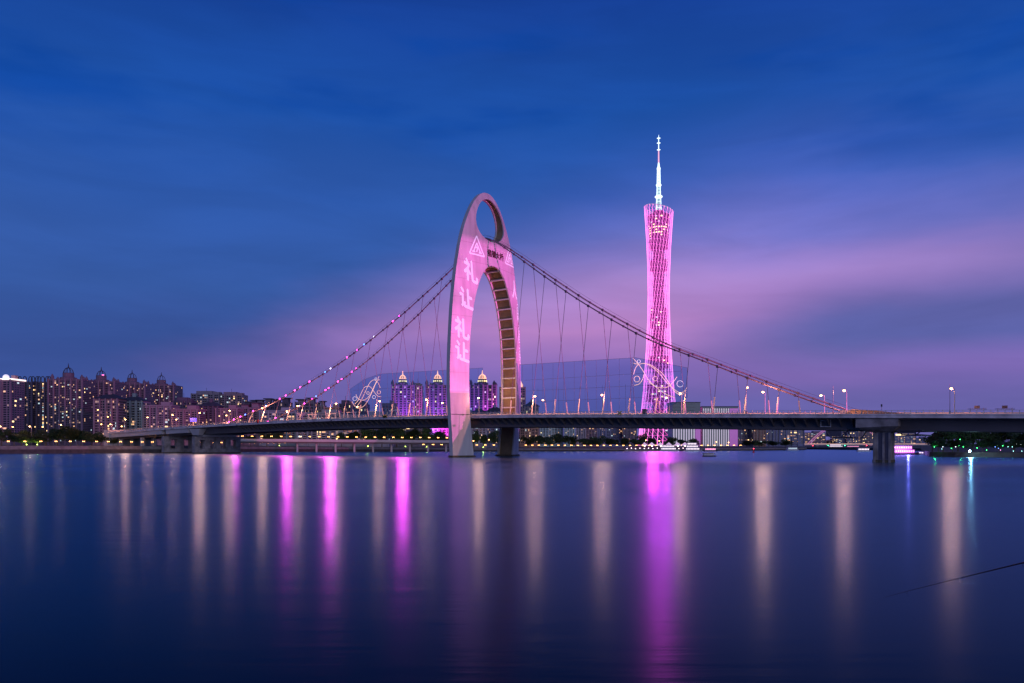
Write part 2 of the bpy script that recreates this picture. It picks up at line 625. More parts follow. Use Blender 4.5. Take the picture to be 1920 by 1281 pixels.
def cat(pts, nseg):
    """Catmull-Rom through pts"""
    out = []
    P = [Vector(p) for p in pts]
    for i in range(len(P) - 1):
        p0 = P[max(i - 1, 0)]
        p1, p2 = P[i], P[i + 1]
        p3 = P[min(i + 2, len(P) - 1)]
        for k in range(nseg):
            q = k / nseg
            out.append(0.5 * ((2 * p1) + (p2 - p0) * q + (2 * p0 - 5 * p1 + 4 * p2 - p3) * q * q + (3 * p1 - p0 - 3 * p2 + p3) * q ** 3))
    out.append(P[-1])
    return out


half = cat(OUT, 3)
outer = [Vector((-p.x, p.y)) for p in half] + [Vector((p.x, p.y)) for p in reversed(half[:-1])]
halfa = cat(ARC, 3)
arch = [Vector((-p.x, p.y)) for p in halfa] + [Vector((p.x, p.y)) for p in reversed(halfa[:-1])]
hole = []
for k in range(44):
    a = 2 * math.pi * k / 44
    zz = math.sin(a)
    hole.append(Vector((math.cos(a) * 11.2 * (1 - 0.14 * zz), 116.0 + zz * (11.6 if zz > 0 else 9.6))))
oN = np.array([[p.x, p.y] for p in outer])
aN = np.array([[p.x, p.y] for p in arch])
hN = np.array([[p.x, p.y] for p in hole])


def dense(a, closed):
    out = []
    m_ = len(a)
    for i in range(m_ if closed else m_ - 1):
        p, q = a[i], a[(i + 1) % m_]
        for k in range(4):
            out.append(p + (q - p) * k / 4)
    return np.array(out)


oD, aD, hD = dense(oN, False), dense(aN, False), dense(hN, True)


def halfthick(u, z):
    """half thickness of the shell along the bridge"""
    do = np.sqrt(((oD - (u, z)) ** 2).sum(1)).min()
    da = np.sqrt(((aD - (u, z)) ** 2).sum(1)).min()
    dh = np.sqrt(((hD - (u, z)) ** 2).sum(1)).min()
    w_o, w_a, w_h = 1 / (do + 0.05), 1 / (da + 0.05), 1 / (dh + 0.05)
    th = 3.4 - 1.5 * min(1, max(0, (z - 107) / 20))
    return (w_o * 1.0 + w_a * 5.0 + w_h * th) / (w_o + w_a + w_h)


def inside(u, z, poly):
    c = False
    j = len(poly) - 1
    for i in range(len(poly)):
        xi, yi = poly[i]
        xj, yj = poly[j]
        if (yi > z) != (yj > z) and u < (xj - xi) * (z - yi) / (yj - yi) + xi:
            c = not c
        j = i
    return c


ring_poly = [tuple(p) for p in outer] + [tuple(p) for p in reversed(arch)]
hole_poly = [tuple(p) for p in hole]
pts = [tuple(p) for p in ring_poly] + hole_poly
edges = [(i, (i + 1) % len(ring_poly)) for i in range(len(ring_poly))]
o = len(ring_poly)
edges += [(o + i, o + (i + 1) % len(hole_poly)) for i in range(len(hole_poly))]
for zi in range(0, 66):
    for ui in range(-14, 15):
        u, z = ui * 2.05 + (zi % 2) * 1.0, zi * 2.0
        if inside(u, z, ring_poly) and not inside(u, z, hole_poly):
            q = np.array((u, z))
            if min(np.sqrt(((dd - q) ** 2).sum(1)).min() for dd in (oD, aD, hD)) > 0.7:
                pts.append((u, z))
cv, _, cf, *_ = delaunay_2d_cdt([Vector(p) for p in pts], edges, [], 0, 1e-4)
tris = []
for f in cf:
    cx = sum(cv[i].x for i in f) / len(f)
    cy = sum(cv[i].y for i in f) / len(f)
    if inside(cx, cy, ring_poly) and not inside(cx, cy, hole_poly):
        tris.append(tuple(f))
ht = [halfthick(p.x, p.y) for p in cv]
fr = [B(-h_, p.x, p.y) for p, h_ in zip(cv, ht)]
bk = [B(h_, p.x, p.y) for p, h_ in zip(cv, ht)]


def orient(vs, fs, want):
    out = []
    for f in fs:
        nrm = (vs[f[1]] - vs[f[0]]).cross(vs[f[2]] - vs[f[0]])
        out.append(f if nrm.dot(want) > 0 else tuple(reversed(f)))
    return out


# concrete that weathers: faint panel joints and stains, water marks near the foot
pm = bpy.data.materials.new('pylon_concrete')
pm.use_nodes = True
t = NT(pm.node_tree)
b = t.n['Principled BSDF']
tx = t.new('ShaderNodeTexCoord')
mp = t.new('ShaderNodeMapping')
mp.inputs['Scale'].default_value = (0.25, 0.25, 0.035)
t.l.new(tx.outputs['Object'], mp.inputs[0])
nn = t.new('ShaderNodeTexNoise')
nn.inputs['Scale'].default_value = 1.6
nn.inputs['Detail'].default_value = 7
t.l.new(mp.outputs[0], nn.inputs['Vector'])
t.l.new(t.ramp(nn.outputs[0], [(0.28, (0.44, 0.42, 0.41, 1)), (0.5, (0.55, 0.53, 0.52, 1)), (0.75, (0.62, 0.605, 0.59, 1))]), b.inputs['Base Color'])
b.inputs['Roughness'].default_value = 0.65

pylon = MB().add(fr, orient(fr, tris, -D2)).build('pylon', pm, bridge, smooth=True, fix=False)
shell_bvh = BVHTree.FromPolygons([tuple(v) for v in fr], tris)
MB().add(bk, orient(bk, tris, D2)).build('rear_shell', pm, pylon, smooth=True, fix=False)
mb = MB()
for i in range(len(outer) - 1):
    a, c = outer[i], outer[i + 1]
    mb.quad(B(-1, a.x, a.y), B(1, a.x, a.y), B(1, c.x, c.y), B(-1, c.x, c.y))
mb.build('edge_band', pm, pylon, smooth=True)

# recessed lining of an opening: lip, step, panel, step, lip
def lining(loop, closed, hth, depth, name, m, zmin=-9):
    lips, pan = {-1: MB(), 1: MB()}, MB()
    nl = len(loop)
    rng = range(nl if closed else nl - 1)

    def nrm(i):
        a = loop[(i - 1) % nl] if closed or i > 0 else loop[0]
        c = loop[(i + 1) % nl] if closed or i < nl - 1 else loop[-1]
        d = (c - a).normalized()
        return Vector((-d.y, d.x))
    cent = Vector((0, 60)) if not closed else Vector((0, 115))
    off = []
    for i in range(nl):
        v = nrm(i)
        if v.dot(loop[i] - cent) < 0:
            v = -v
        off.append(loop[i] + v * depth)
    for i in rng:
        j = (i + 1) % nl
        a, c, ao, co = loop[i], loop[j], off[i], off[j]
        ha, hc = hth(a), hth(c)
        for sg in (-1, 1):
            la, lc = sg * (ha - 0.75), sg * (hc - 0.75)
            lips[sg].quad(B(sg * ha, a.x, a.y), B(la, a.x, a.y), B(lc, c.x, c.y), B(sg * hc, c.x, c.y))
            lips[sg].quad(B(la, a.x, a.y), B(la, ao.x, ao.y), B(lc, co.x, co.y), B(lc, c.x, c.y))
        pan.quad(B(-ha + 0.75, ao.x, ao.y), B(ha - 0.75, ao.x, ao.y), B(hc - 0.75, co.x, co.y), B(-hc + 0.75, co.x, co.y))
    for sg in (-1, 1):
        lips[sg].build(name + '_lip', pm, pylon, smooth=False)
    pan.build(name + '_panel', m, pylon, smooth=False)
    return off


hole_h = lambda p: halfthick(p.x, p.y)
lining(arch, False, lambda p: 4.93, 1.0, 'arch_lining', M['ochre'])
lining(hole, True, hole_h, 0.6, 'eye_lining', M['ochre'])
# ribs across the recess
acc = 0.0
last = None
for i in range(len(arch) - 1):
    a, c = arch[i], arch[i + 1]
    if a.y < 23 and c.y < 23:
        last = None
        continue
    L = (c - a).length
    d = (c - a).normalized()
    nv = Vector((-d.y, d.x))
    if nv.dot(a - Vector((0, 60))) < 0:
        nv = -nv
    pos = 5.05 - acc if acc else 0.0
    while pos <= L:
        p = a + d * pos + nv * 0.48
        dir3 = T2 * nv.x + UP * nv.y
        tan3 = T2 * d.x + UP * d.y
        MB().box(B(0, p.x, p.y), (4.16, 0.56, 0.30), (D2, dir3, tan3)).build('rib', M['white'], pylon, fix=False)
        pos += 5.05
    acc = L - (pos - 5.05)
# footings, joint at deck level
for sg in (-1, 1):
    mb = MB()
    prof = [(15.0, 5.4), (27.0, 1.6)]
    quad = [B(-5.4, sg * 14.9, 0), B(-1.5, sg * 27.1, 0), B(1.5, sg * 27.1, 0), B(5.4, sg * 14.9, 0)]
    lo = [q + UP * -3 for q in quad]
    hi_ = [q + UP * 0.9 for q in quad]
    mb.add(lo + hi_, [(0, 1, 2, 3), (4, 5, 6, 7), (0, 1, 5, 4), (1, 2, 6, 5), (2, 3, 7, 6), (3, 0, 4, 7)])
    mb.build('footing', M['stain'], pylon)
mb = MB()
for i in range(12):
    u0, u1 = -27.9 + i * 0.76, -27.9 + (i + 1) * 0.76
    h0, h1 = halfthick(u0, 20.3) + 0.03, halfthick(u1, 20.3) + 0.03
    mb.quad(B(-h0, u0, 20.15), B(-h1, u1, 20.15), B(-h1, u1, 20.42), B(-h0, u0, 20.42))
mb.build('expansion_joint', M['seam'], pylon)


for z in (31.0, 40, 49, 58, 67, 76, 85, 94, 103):
    for sg in (-1, 1):
        uo, ui = interp([p.y for p in half], [p.x for p in half], z), (interp([p.y for p in halfa], [p.x for p in halfa], z) if z < 93.5 else 0.0)
        mb = MB()
        for i in range(10):
            u0, u1 = sg * (ui + 0.15 + (uo - ui - 0.3) * i / 10), sg * (ui + 0.15 + (uo - ui - 0.3) * (i + 1) / 10)
            h0, h1 = halfthick(u0, z) + 0.05, halfthick(u1, z) + 0.05
            mb.quad(B(-h0, u0, z), B(-h1, u1, z), B(-h1, u1, z + 0.09), B(-h0, u0, z + 0.09))
        mb.build('panel_joint', M['pierc'], pylon, fix=False)


def decal(text, uc, zc, size, name, m, wide=1.0, lift=0.10, bold=0.03, shear=0.0):
    """lettering that lies on the front shell of the pylon"""
    cu = bpy.data.curves.new(name, 'FONT')
    cu.body = text
    cu.size = size
    cu.align_x = 'CENTER'
    cu.align_y = 'CENTER'
    cu.offset = size * 0.006
    to = bpy.data.objects.new(name, cu)
    col.objects.link(to)
    dg = bpy.context.evaluated_depsgraph_get()
    dg.update()
    tm = bpy.data.meshes.new_from_object(to.evaluated_get(dg))
    bpy.data.objects.remove(to)
    bm = bmesh.new()
    bm.from_mesh(tm)
    bmesh.ops.triangulate(bm, faces=bm.faces)
    for v in bm.verts:
        v.co.y -= v.co.x * shear
    bm.to_mesh(tm)
    bm.free()
    bm = bmesh.new()
    k = 0
    for du, dv in ((0, 0), (1, 0), (-1, 0), (0, 1), (0, -1)):     # thicken the strokes, each layer a little prouder
        part = bmesh.new()
        part.from_mesh(tm)
        for v in part.verts:
            v.co.x += du * bold * size
            v.co.y += dv * bold * size
        lay(part, uc, zc, wide, lift + 0.02 * k)
        k += 1
        pm_ = bpy.data.meshes.new('stroke_layer')
        part.to_mesh(pm_)
        part.free()
        bm.from_mesh(pm_)
        bpy.data.meshes.remove(pm_)
    me = bpy.data.meshes.new(name)
    bm.to_mesh(me)
    bm.free()
    me.materials.append(m)
    return link(name, me, pylon)


def lay(bm, uc, zc, wide, lift):
    keep = []
    for v in bm.verts:
        u, z = uc + v.co.x * wide, zc + v.co.y
        hit = shell_bvh.ray_cast(B(-30, u, z), D2)
        if hit[0] is None:
            hit = shell_bvh.find_nearest(B(-4, u, z))
        v.co = hit[0] - D2 * lift - BC


def stroke_decal(lines, uc, zc, name, m, wd=0.35, lift=0.10):
    bm = bmesh.new()
    for a, c in lines:
        a, c = Vector(a), Vector(c)
        d = (c - a).normalized()
        nv = Vector((-d.y, d.x)) * wd / 2
        nseg = 4
        for k in range(nseg):
            p, q = a + (c - a) * k / nseg, a + (c - a) * (k + 1) / nseg
            bm.faces.new([bm.verts.new((w_.x, w_.y, 0)) for w_ in (p - nv, q - nv, q + nv, p + nv)])
    lay(bm, uc, zc, 1.0, lift)
    me = bpy.data.meshes.new(name)
    bm.to_mesh(me)
    bm.free()
    me.materials.append(m)
    return link(name, me, pylon)


def face_uz(px, py, h_=3.0):
    P0 = BC - D2 * h_
    r = (px - 960) / F
    u = (r * P0.y - P0.x) / (T2.x - r * T2.y)
    Yd = P0.y + u * T2.y
    return u, CH + (HZ - py) / F * Yd


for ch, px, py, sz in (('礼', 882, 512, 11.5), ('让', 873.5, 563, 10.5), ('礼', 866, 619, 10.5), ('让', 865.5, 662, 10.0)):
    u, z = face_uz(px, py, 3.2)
    decal(ch, u, z, sz * 0.97, 'projection_decal_character', M['letter'], 0.72, shear=0.22)
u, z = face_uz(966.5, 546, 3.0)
decal('人', u, z, 10.0, 'projection_decal_character', M['letter'], 0.74)
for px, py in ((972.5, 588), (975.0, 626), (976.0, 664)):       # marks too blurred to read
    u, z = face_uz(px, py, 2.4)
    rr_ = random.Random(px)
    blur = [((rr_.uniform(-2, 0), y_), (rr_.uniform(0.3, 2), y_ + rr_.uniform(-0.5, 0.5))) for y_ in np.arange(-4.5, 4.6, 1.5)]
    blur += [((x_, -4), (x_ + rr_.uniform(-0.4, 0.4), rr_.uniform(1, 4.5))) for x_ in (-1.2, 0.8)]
    stroke_decal(blur, u, z, 'projection_decal_mark', M['letter'], 0.6, 0.10)
u, z = face_uz(931, 479.5, 4.2)
decal('猎德大桥', u, z, 3.9, 'name_lettering', M['redblack'], 0.88, 0.16, bold=0.018)
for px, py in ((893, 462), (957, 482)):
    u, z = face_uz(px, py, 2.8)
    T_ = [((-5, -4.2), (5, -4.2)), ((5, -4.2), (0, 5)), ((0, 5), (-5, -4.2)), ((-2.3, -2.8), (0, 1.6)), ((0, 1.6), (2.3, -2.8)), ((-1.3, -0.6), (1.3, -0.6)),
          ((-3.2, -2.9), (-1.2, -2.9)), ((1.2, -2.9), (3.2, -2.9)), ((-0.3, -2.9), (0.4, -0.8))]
    stroke_decal(T_, u, z, 'projection_decal_emblem', M['letter'], 0.75)

# ---- cables, hangers
CS = [-171, -155.5, -135, -113, -90.6, -61, -40, -17.8, -6, 0, 6, 18.7, 40, 57, 97, 146, 175, 197]
CZ = [17.6, 23.6, 32.0, 41.4, 51.3, 68.6, 82.8, 98.6, 106.2, 108.4, 106.0, 96.0, 82.6, 72.7, 52.3, 33.4, 25.2, 19.4]
cz_pts = cat(list(zip(CS, CZ)), 8)
_cs = [p.x for p in cz_pts]
_cz = [p.y for p in cz_pts]


def cable_z(s):
    return interp(_cs, _cz, s)


def cable_u(s):
    return 1.5 + 12.0 * min(1, abs(s) / (190 if s > 0 else 168)) ** 0.9


light_u = {}
for sg in (-1, 1):
    ss = np.linspace(-171, 197, 120)
    pts3 = [B(s, sg * cable_u(s), cable_z(s)) for s in ss]
    cb = MB().tube(pts3, 0.29, 8).build('main_cable', M['cable'], bridge, smooth=True)
    light_u[sg] = cb
    MB().tube([p + UP * 1.5 for p in pts3], 0.05, 4).build('hand_rope', M['steel'], bridge)
    for base in (1, -1):
        k = 0
        while True:
            s = base * (26 + 12.2 * k)
            if s > 186 or s < -160:
                break
            top = B(s, sg * cable_u(s), cable_z(s) - 0.3)
            foot = B(s, sg * 15.4, dz(s) + 0.1)
            hg = MB()
            hg.box(top + UP * 0.25, (0.4, 0.46, 0.5), AX)
            hg.tube([top, foot], 0.10, 5, cap=False)
            ho = hg.build('hanger', M['steel'], bridge, fix=False)
            Lh = (top - foot).length
            dd = (top - foot).normalized()
            slen = min(6.8, Lh * 0.7)
            MB().tube([foot, foot + dd * slen], 0.27, 8).build('sleeve', M['cream'], ho)
            k += 1
    # clamps between hangers
    for s in np.arange(-160, 190, 6.1):
        if abs(s) > 12:
            MB().box(B(s, sg * cable_u(s), cable_z(s)), (0.28, 0.46, 0.44), AX).build('cable_clamp', M['steel'], cb, fix=False)
    for s, sl in ((197, 1), (-171, -1)):
        MB().box(B(s + sl * 1.5, sg * 13.5, dz(s) + 0.7), (2.6, 1.1, 0.8), AX).build('anchor_block', M['deckconc'], bridge)
MB().box(B(0, 0, 106.9), (1.6, 3.0, 0.9), AX).build('saddle', M['steel'], pylon)
# earth-coloured anchor cover on the deck at the right end
mb = MB()
mb.add([B(-172, -16.4, dz(-172)), B(-192, -16.4, dz(-192)), B(-192, -11, dz(-192)), B(-172, -11, dz(-172)),
        B(-174, -15.6, dz(-174) + 1.7), B(-181, -15.6, dz(-181) + 1.3), B(-181, -12, dz(-181) + 1.3), B(-174, -12, dz(-174) + 1.7)],
       [(0, 1, 2, 3), (4, 5, 6, 7), (0, 1, 5, 4), (1, 2, 6, 5), (2, 3, 7, 6), (3, 0, 4, 7)])
mb.build('anchor_cover', M['ochre'], bridge)

# lights strung on the left half of the cables
near_l = [(749.3, 594, 'c_mag'), (737, 604, 'c_pink'), (701.6, 632, 'c_wht'), (683, 646, 'c_blue'), (670, 656, 'c_pink'), (651, 670, 'c_pink'), (620, 692, 'c_wht'),
          (610, 699, 'c_blue'), (580.6, 719, 'c_pink'), (563, 729, 'c_pink'), (553, 735, 'c_pink'), (536, 744, 'c_pink'), (525, 750, 'c_mag'), (498.7, 763, 'c_blue'),
          (475, 774, 'c_pink'), (460, 780, 'c_blue'), (451, 784, 'c_mag'), (438.7, 788, 'c_mag'), (427, 792, 'c_mag')]
far_l = [(668, 698, 'c_pink'), (660, 705, 'c_mag'), (641, 718, 'c_pink'), (634, 723, 'c_pink'), (616.6, 735, 'c_mag'), (610.6, 738, 'c_mag'), (593, 749, 'c_blue'),
         (585, 754, 'c_mag'), (571, 761, 'c_mag'), (562, 766, 'c_wht'), (538.7, 778, 'c_wht'), (517, 787, 'c_mag'), (502, 792, 'c_pink')]
for sg, lst in ((-1, near_l), (1, far_l)):
    for px, py, mk in lst:
        s = s_at(px, 0)
        for _ in range(6):
            s = s_at(px, sg * cable_u(s))
        s = min(s, 195)
        MB().ball(B(s, sg * cable_u(s), cable_z(s) + 0.35), 0.47, 8, 5).build('cable_light', M[mk], light_u[sg], fix=False)

# ---- piers
def pier_frame(s, half_u, ztop, thick, openings, parent):
    """wall pier with window-like openings, standing across the bridge"""
    fr_ = thing_part = None
    mb = MB()
    us = [-half_u]
    n_o = openings
    wcol = 2 * half_u / n_o * 0.42
    wop = (2 * half_u - wcol) / n_o - wcol
    mb.box(B(s, 0, ztop - 1.1), (thick, half_u, 1.1), AX)
    mb.box(B(s, 0, 0.7), (thick, half_u, 2.4), AX)
    for k in range(n_o + 1):
        uc = -half_u + wcol / 2 + k * (wcol + wop)
        mb.box(B(s, uc, (ztop - 2.2 + 3.1) / 2), (thick - 0.01, wcol / 2, (ztop - 2.2 - 3.1) / 2), AX)
    p = mb.build('pier', M['pierc'], parent)
    MB().box(B(s, 0, 0.0), (thick + 0.15, half_u + 0.15, 0.7), AX).build('waterline_band', M['stain'], p)
    return p


p1 = pier_frame(229, 17.2, 11.2, 1.6, 4, bridge)
MB().box(B(229, 0, dz(229) - 6.3), (3.2, 12.5, 0.75), AX).build('pier_cap', M['concrete'], p1)
for u in (-15.2, 15.2):
    MB().add([B(233, u - 2.6, dz(231) - 1.9), B(221, u - 2.6, dz(231) - 1.9), B(221, u + 2.6, dz(231) - 1.9), B(233, u + 2.6, dz(231) - 1.9),
              B(230.5, u - 1.5, dz(231) - 6.0), B(224, u - 1.5, dz(231) - 6.0), B(224, u + 1.5, dz(231) - 6.0), B(230.5, u + 1.5, dz(231) - 6.0)],
             [(0, 1, 2, 3), (4, 5, 6, 7), (0, 1, 5, 4), (1, 2, 6, 5), (2, 3, 7, 6), (3, 0, 4, 7)]).build('hammerhead', M['concrete'], p1)
p2 = pier_frame(266, 17.0, 11.6, 1.6, 3, bridge)
for s in (300, 330):
    for u in (-13, -4.5, 4.5, 13):
        MB().box(B(s, u, (dz(s) - 5.5) / 2 + 1), (0.9, 1.1, (dz(s) - 5.5) / 2 - 1 + 0.0), AX).build('pier_column', M['concrete'], bridge)
# approach girders in paler concrete
for u in (-15.6, 15.6):
    sweep([(u - 1.3, -1.46), (u + 1.3, -1.46), (u + 1.0, -4.2), (u - 1.0, -4.2)], 236, 263, 6, 'approach_beam', M['concrete'], bridge)
    sweep([(u - 1.3, -1.46), (u + 1.3, -1.46), (u + 1.0, -4.2), (u - 1.0, -4.2)], 268, 340, 6, 'approach_beam', M['concrete'], bridge)
MB().box(B(341, 0, 8), (3.5, 18.2, 8.5), AX).build('abutment', M['concrete'], bridge)

# right-hand pier
pr = MB()
pr.box(B(-183.2, -9.4, 4.6), (2.7, 4.3, 7.6), AX)
pr = pr.build('pier', M['pierc'], bridge)
for ds in (-0.3, 1.7):
    for dep, mm, nm in ((0.02, 'steel', 'slot_shade_strip'),):
        MB().box(B(-183.2 - ds, -13.72, 5.6), (0.62, 0.05, 4.6), AX).build(nm, M[mm], pr)  # dark strip laid on the face for the shade inside a slot
for ds in (-2.2, 0.7, 2.6):
    MB().box(B(-183.2 - ds, -13.85, 5.4), (0.35, 0.16, 5.6), AX).build('buttress', M['pierc'], pr)
MB().box(B(-183.2, -9.4, -0.6), (2.85, 4.45, 1.5), AX).build('waterline_band', M['stain'], pr)
zc = dz(-182)
MB().add([B(-175.6, -16.9, zc - 1.5), B(-189.0, -16.9, zc - 1.5), B(-189.0, 16.9, zc - 1.5), B(-175.6, 16.9, zc - 1.5),
          B(-175.6, -16.9, zc - 4.6), B(-189.0, -16.9, zc - 4.2), B(-189.0, 16.9, zc - 4.2), B(-175.6, 16.9, zc - 4.6),
          B(-179.0, -14.5, zc - 6.1), B(-186.6, -14.5, zc - 6.1), B(-186.6, 14.5, zc - 6.1), B(-179.0, 14.5, zc - 6.1)],
         [(0, 1, 2, 3), (0, 1, 5, 4), (1, 2, 6, 5), (2, 3, 7, 6), (3, 0, 4, 7), (4, 5, 9, 8), (5, 6, 10, 9), (6, 7, 11, 10), (7, 4, 8, 11), (8, 9, 10, 11)]
         ).build('pier_cap', M['pierc'], pr)
# travelling maintenance gantries hung under the girder
for s0, s1, zt, zb in ((-165.5, -172.5, -5.6, -8.3), (-188.5, -196.0, -5.6, -7.0)):
    ga = MB()
    za = dz(s0)
    a = [B(s0, -16.5, za + zt), B(s1, -16.5, za + zt), B(s1, 16.5, za + zt), B(s0, 16.5, za + zt)]
    c = [B(s0 - 1.6, -16.0, za + zb), B(s1 + 1.6, -16.0, za + zb), B(s1 + 1.6, 16.0, za + zb), B(s0 - 1.6, 16.0, za + zb)]
    for q in (a, c):
        for i in range(4):
            ga.tube([q[i], q[(i + 1) % 4]], 0.22, 5)
    for i in range(4):
        ga.tube([a[i], c[i]], 0.22, 5)
    ga.box((c[0] + c[2]) / 2, (abs(s1 - s0) / 2 - 1.6, 16, 0.12), AX)
    ga.box((a[0] + c[1]) / 2 + T2 * 0.1 + UP * 0.1, (abs(s1 - s0) / 2 - 0.9, 0.05, (zt - zb) / 2 - 0.2), AX)
    ga.build('maintenance_gantry', M['steel'], bridge)
mb = MB()
for s in (-163.2, -166.6):
    mb.tube([B(s, -13.6, dz(s) - 2.1), B(s, -13.6, dz(s) - 4.6)], 0.10, 4)
for z in (-2.3, -4.4):
    mb.tube([B(-163.2, -13.6, dz(-164) + z), B(-166.6, -13.6, dz(-166) + z)], 0.10, 4)
mb.build('access_hatch_frame', M['white'], bridge)

# added warm uplights on the deck that brighten the arch lining
def spot(name, loc, target, power, c, size, blend=0.6, radius=0.5, parent=None):
    ld = bpy.data.lights.new(name, 'SPOT')
    ld.energy = power
    ld.color = c
    ld.spot_size = size
    ld.spot_blend = blend
    ld.shadow_soft_size = radius
    ob = bpy.data.objects.new(name, ld)
    col.objects.link(ob)
    ob.location = loc
    ob.rotation_euler = (Vector(target) - Vector(loc)).to_track_quat('-Z', 'Y').to_euler()
    return ob


for sg, wh in ((1, 'far'), (-1, 'near')):
    base = B(0, sg * 12.0, dz(0))
    fl = thing('added_flood_light', 'added small warm flood light on deck beside %s pylon leg' % wh, 'flood light', base, 'added flood lights at the pylon')
    MB().box(base + UP * 0.35, (0.5, 0.35, 0.3), AX).build('housing', M['steel'], fl)
    spot('added_flood_beam', base + UP * 0.8, B(0, sg * 19, 60), 5000, (1.0, 0.70, 0.38), R(100), 0.9, 0.4)

# projector beyond the right-hand end that throws the pink picture on the pylon
PJ = B(-300, -3, dz(-300) + 24)
pj = thing('light_projector', 'pink show projector on a mast beyond the right end of bridge', 'projector', B(-300, -3, dz(-300)))
MB().tube([B(-300, -3, dz(-300)), B(-300, -3, dz(-300) + 23.5)], [0.4, 0.25], 8).build('mast', M['steel'], pj)
MB().box(PJ - D2 * 0.9, (0.7, 0.5, 0.45), AX).build('housing', M['steel'], pj)
sp = spot('projector_beam', PJ, B(0, 0, 68.0), 5.3e6, (1.0, 0.135, 0.68), R(32), 0.0, 0.3)
ld = sp.data
ld.use_nodes = True
g = NT(ld.node_tree)
em = g.n['Emission']
tcn = g.new('ShaderNodeTexCoord')
sx = g.new('ShaderNodeSeparateXYZ')
g.l.new(tcn.outputs['Normal'], sx.inputs[0])
vv = g.m('DIVIDE', sx.outputs[1], g.m('ABSOLUTE', sx.outputs[2]))
up_e = g.m('MULTIPLY', g.smooth(vv, -0.1262, -0.1245), g.smooth(vv, 0.118, 0.130, 1.0, 0.0))
em.inputs[1].default_value = 1.0
gn = g.new('ShaderNodeTexNoise')
gn.inputs['Scale'].default_value = 26.0
gn.inputs['Detail'].default_value = 3
g.l.new(tcn.outputs['Normal'], gn.inputs['Vector'])
fall = g.m('MULTIPLY', g.smooth(gn.outputs[0], 0.3, 0.7, 0.84, 1.14), g.smooth(vv, -0.13, 0.14, 1.16, 0.86))
g.l.new(g.m('MULTIPLY', g.m('ADD', g.m('MULTIPLY', up_e, 0.60), 0.40), fall), em.inputs[1])

# ---- mesh LED screens along the far edge of the deck
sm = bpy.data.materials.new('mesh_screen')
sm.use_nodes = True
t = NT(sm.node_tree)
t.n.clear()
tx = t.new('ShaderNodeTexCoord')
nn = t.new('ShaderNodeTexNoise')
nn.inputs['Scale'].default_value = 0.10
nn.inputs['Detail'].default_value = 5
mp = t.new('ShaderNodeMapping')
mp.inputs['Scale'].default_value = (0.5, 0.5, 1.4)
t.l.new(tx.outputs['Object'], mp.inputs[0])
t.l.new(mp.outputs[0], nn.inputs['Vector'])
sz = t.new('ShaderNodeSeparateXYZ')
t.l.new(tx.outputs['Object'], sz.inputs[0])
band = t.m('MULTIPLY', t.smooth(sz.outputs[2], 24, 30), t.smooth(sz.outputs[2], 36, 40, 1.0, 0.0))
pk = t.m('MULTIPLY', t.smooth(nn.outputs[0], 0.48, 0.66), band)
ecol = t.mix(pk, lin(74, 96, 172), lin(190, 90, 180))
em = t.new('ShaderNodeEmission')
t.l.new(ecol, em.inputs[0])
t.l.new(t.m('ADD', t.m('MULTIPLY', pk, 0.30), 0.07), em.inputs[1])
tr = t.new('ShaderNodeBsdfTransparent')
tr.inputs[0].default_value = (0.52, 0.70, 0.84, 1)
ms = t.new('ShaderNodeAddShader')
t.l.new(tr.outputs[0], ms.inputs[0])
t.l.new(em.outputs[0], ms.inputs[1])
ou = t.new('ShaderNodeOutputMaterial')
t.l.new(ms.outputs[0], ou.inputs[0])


def screen(outline, label):
    base = B(outline[0][0], 15.9, dz(outline[0][0]))
    th_ = thing('led_mesh_screen', label, 'screen', base, 'mesh screens on the bridge')
    nn_ = len(outline)
    f0 = [B(s, 15.9, z) for s, z in outline]
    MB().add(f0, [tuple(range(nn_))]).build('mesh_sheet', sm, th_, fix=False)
    mb = MB()
    for i in range(nn_):
        mb.tube([f0[i], f0[(i + 1) % nn_]], 0.05, 4)
    mb.build('edge_wire', M['steel'], th_)
    ss = sorted(o_[0] for o_ in outline)
    top_s = sorted(((s_, z_) for s_, z_ in outline if z_ > 30))
    mb = MB()
    for s in np.arange(ss[0] + 3, ss[-1] - 1, 6.1):
        zt = interp([q_[0] for q_ in top_s], [q_[1] for q_ in top_s], s)
        mb.tube([B(s, 15.85, 22.6), B(s, 15.85, zt - 0.2)], 0.045, 4)
    for z in (27.5, 33.0, 38.5):
        mb.tube([B(ss[0] + 3, 15.85, z), B(ss[-1] - 3, 15.85, z)], 0.045, 4)
    mb.build('panel_joints', M['steel'], th_, kind='stuff')
    mb = MB()
    for s in np.arange(ss[0] + 6, ss[-1] - 3, 12.2):
        mb.tube([B(s, 16.1, dz(s)), B(s, 16.1, 34)], 0.05, 4)
    mb.build('support_wires', M['steel'], th_, kind='stuff')
    return th_


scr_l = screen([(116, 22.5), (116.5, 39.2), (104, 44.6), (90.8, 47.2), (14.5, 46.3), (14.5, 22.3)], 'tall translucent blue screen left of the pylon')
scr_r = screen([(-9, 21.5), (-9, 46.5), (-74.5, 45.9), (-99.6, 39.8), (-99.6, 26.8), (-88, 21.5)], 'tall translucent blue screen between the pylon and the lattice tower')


def plane_pt(px, py, u=15.3):
    s = s_at(px, u)
    return B(s, u, z_at(px, py, u))


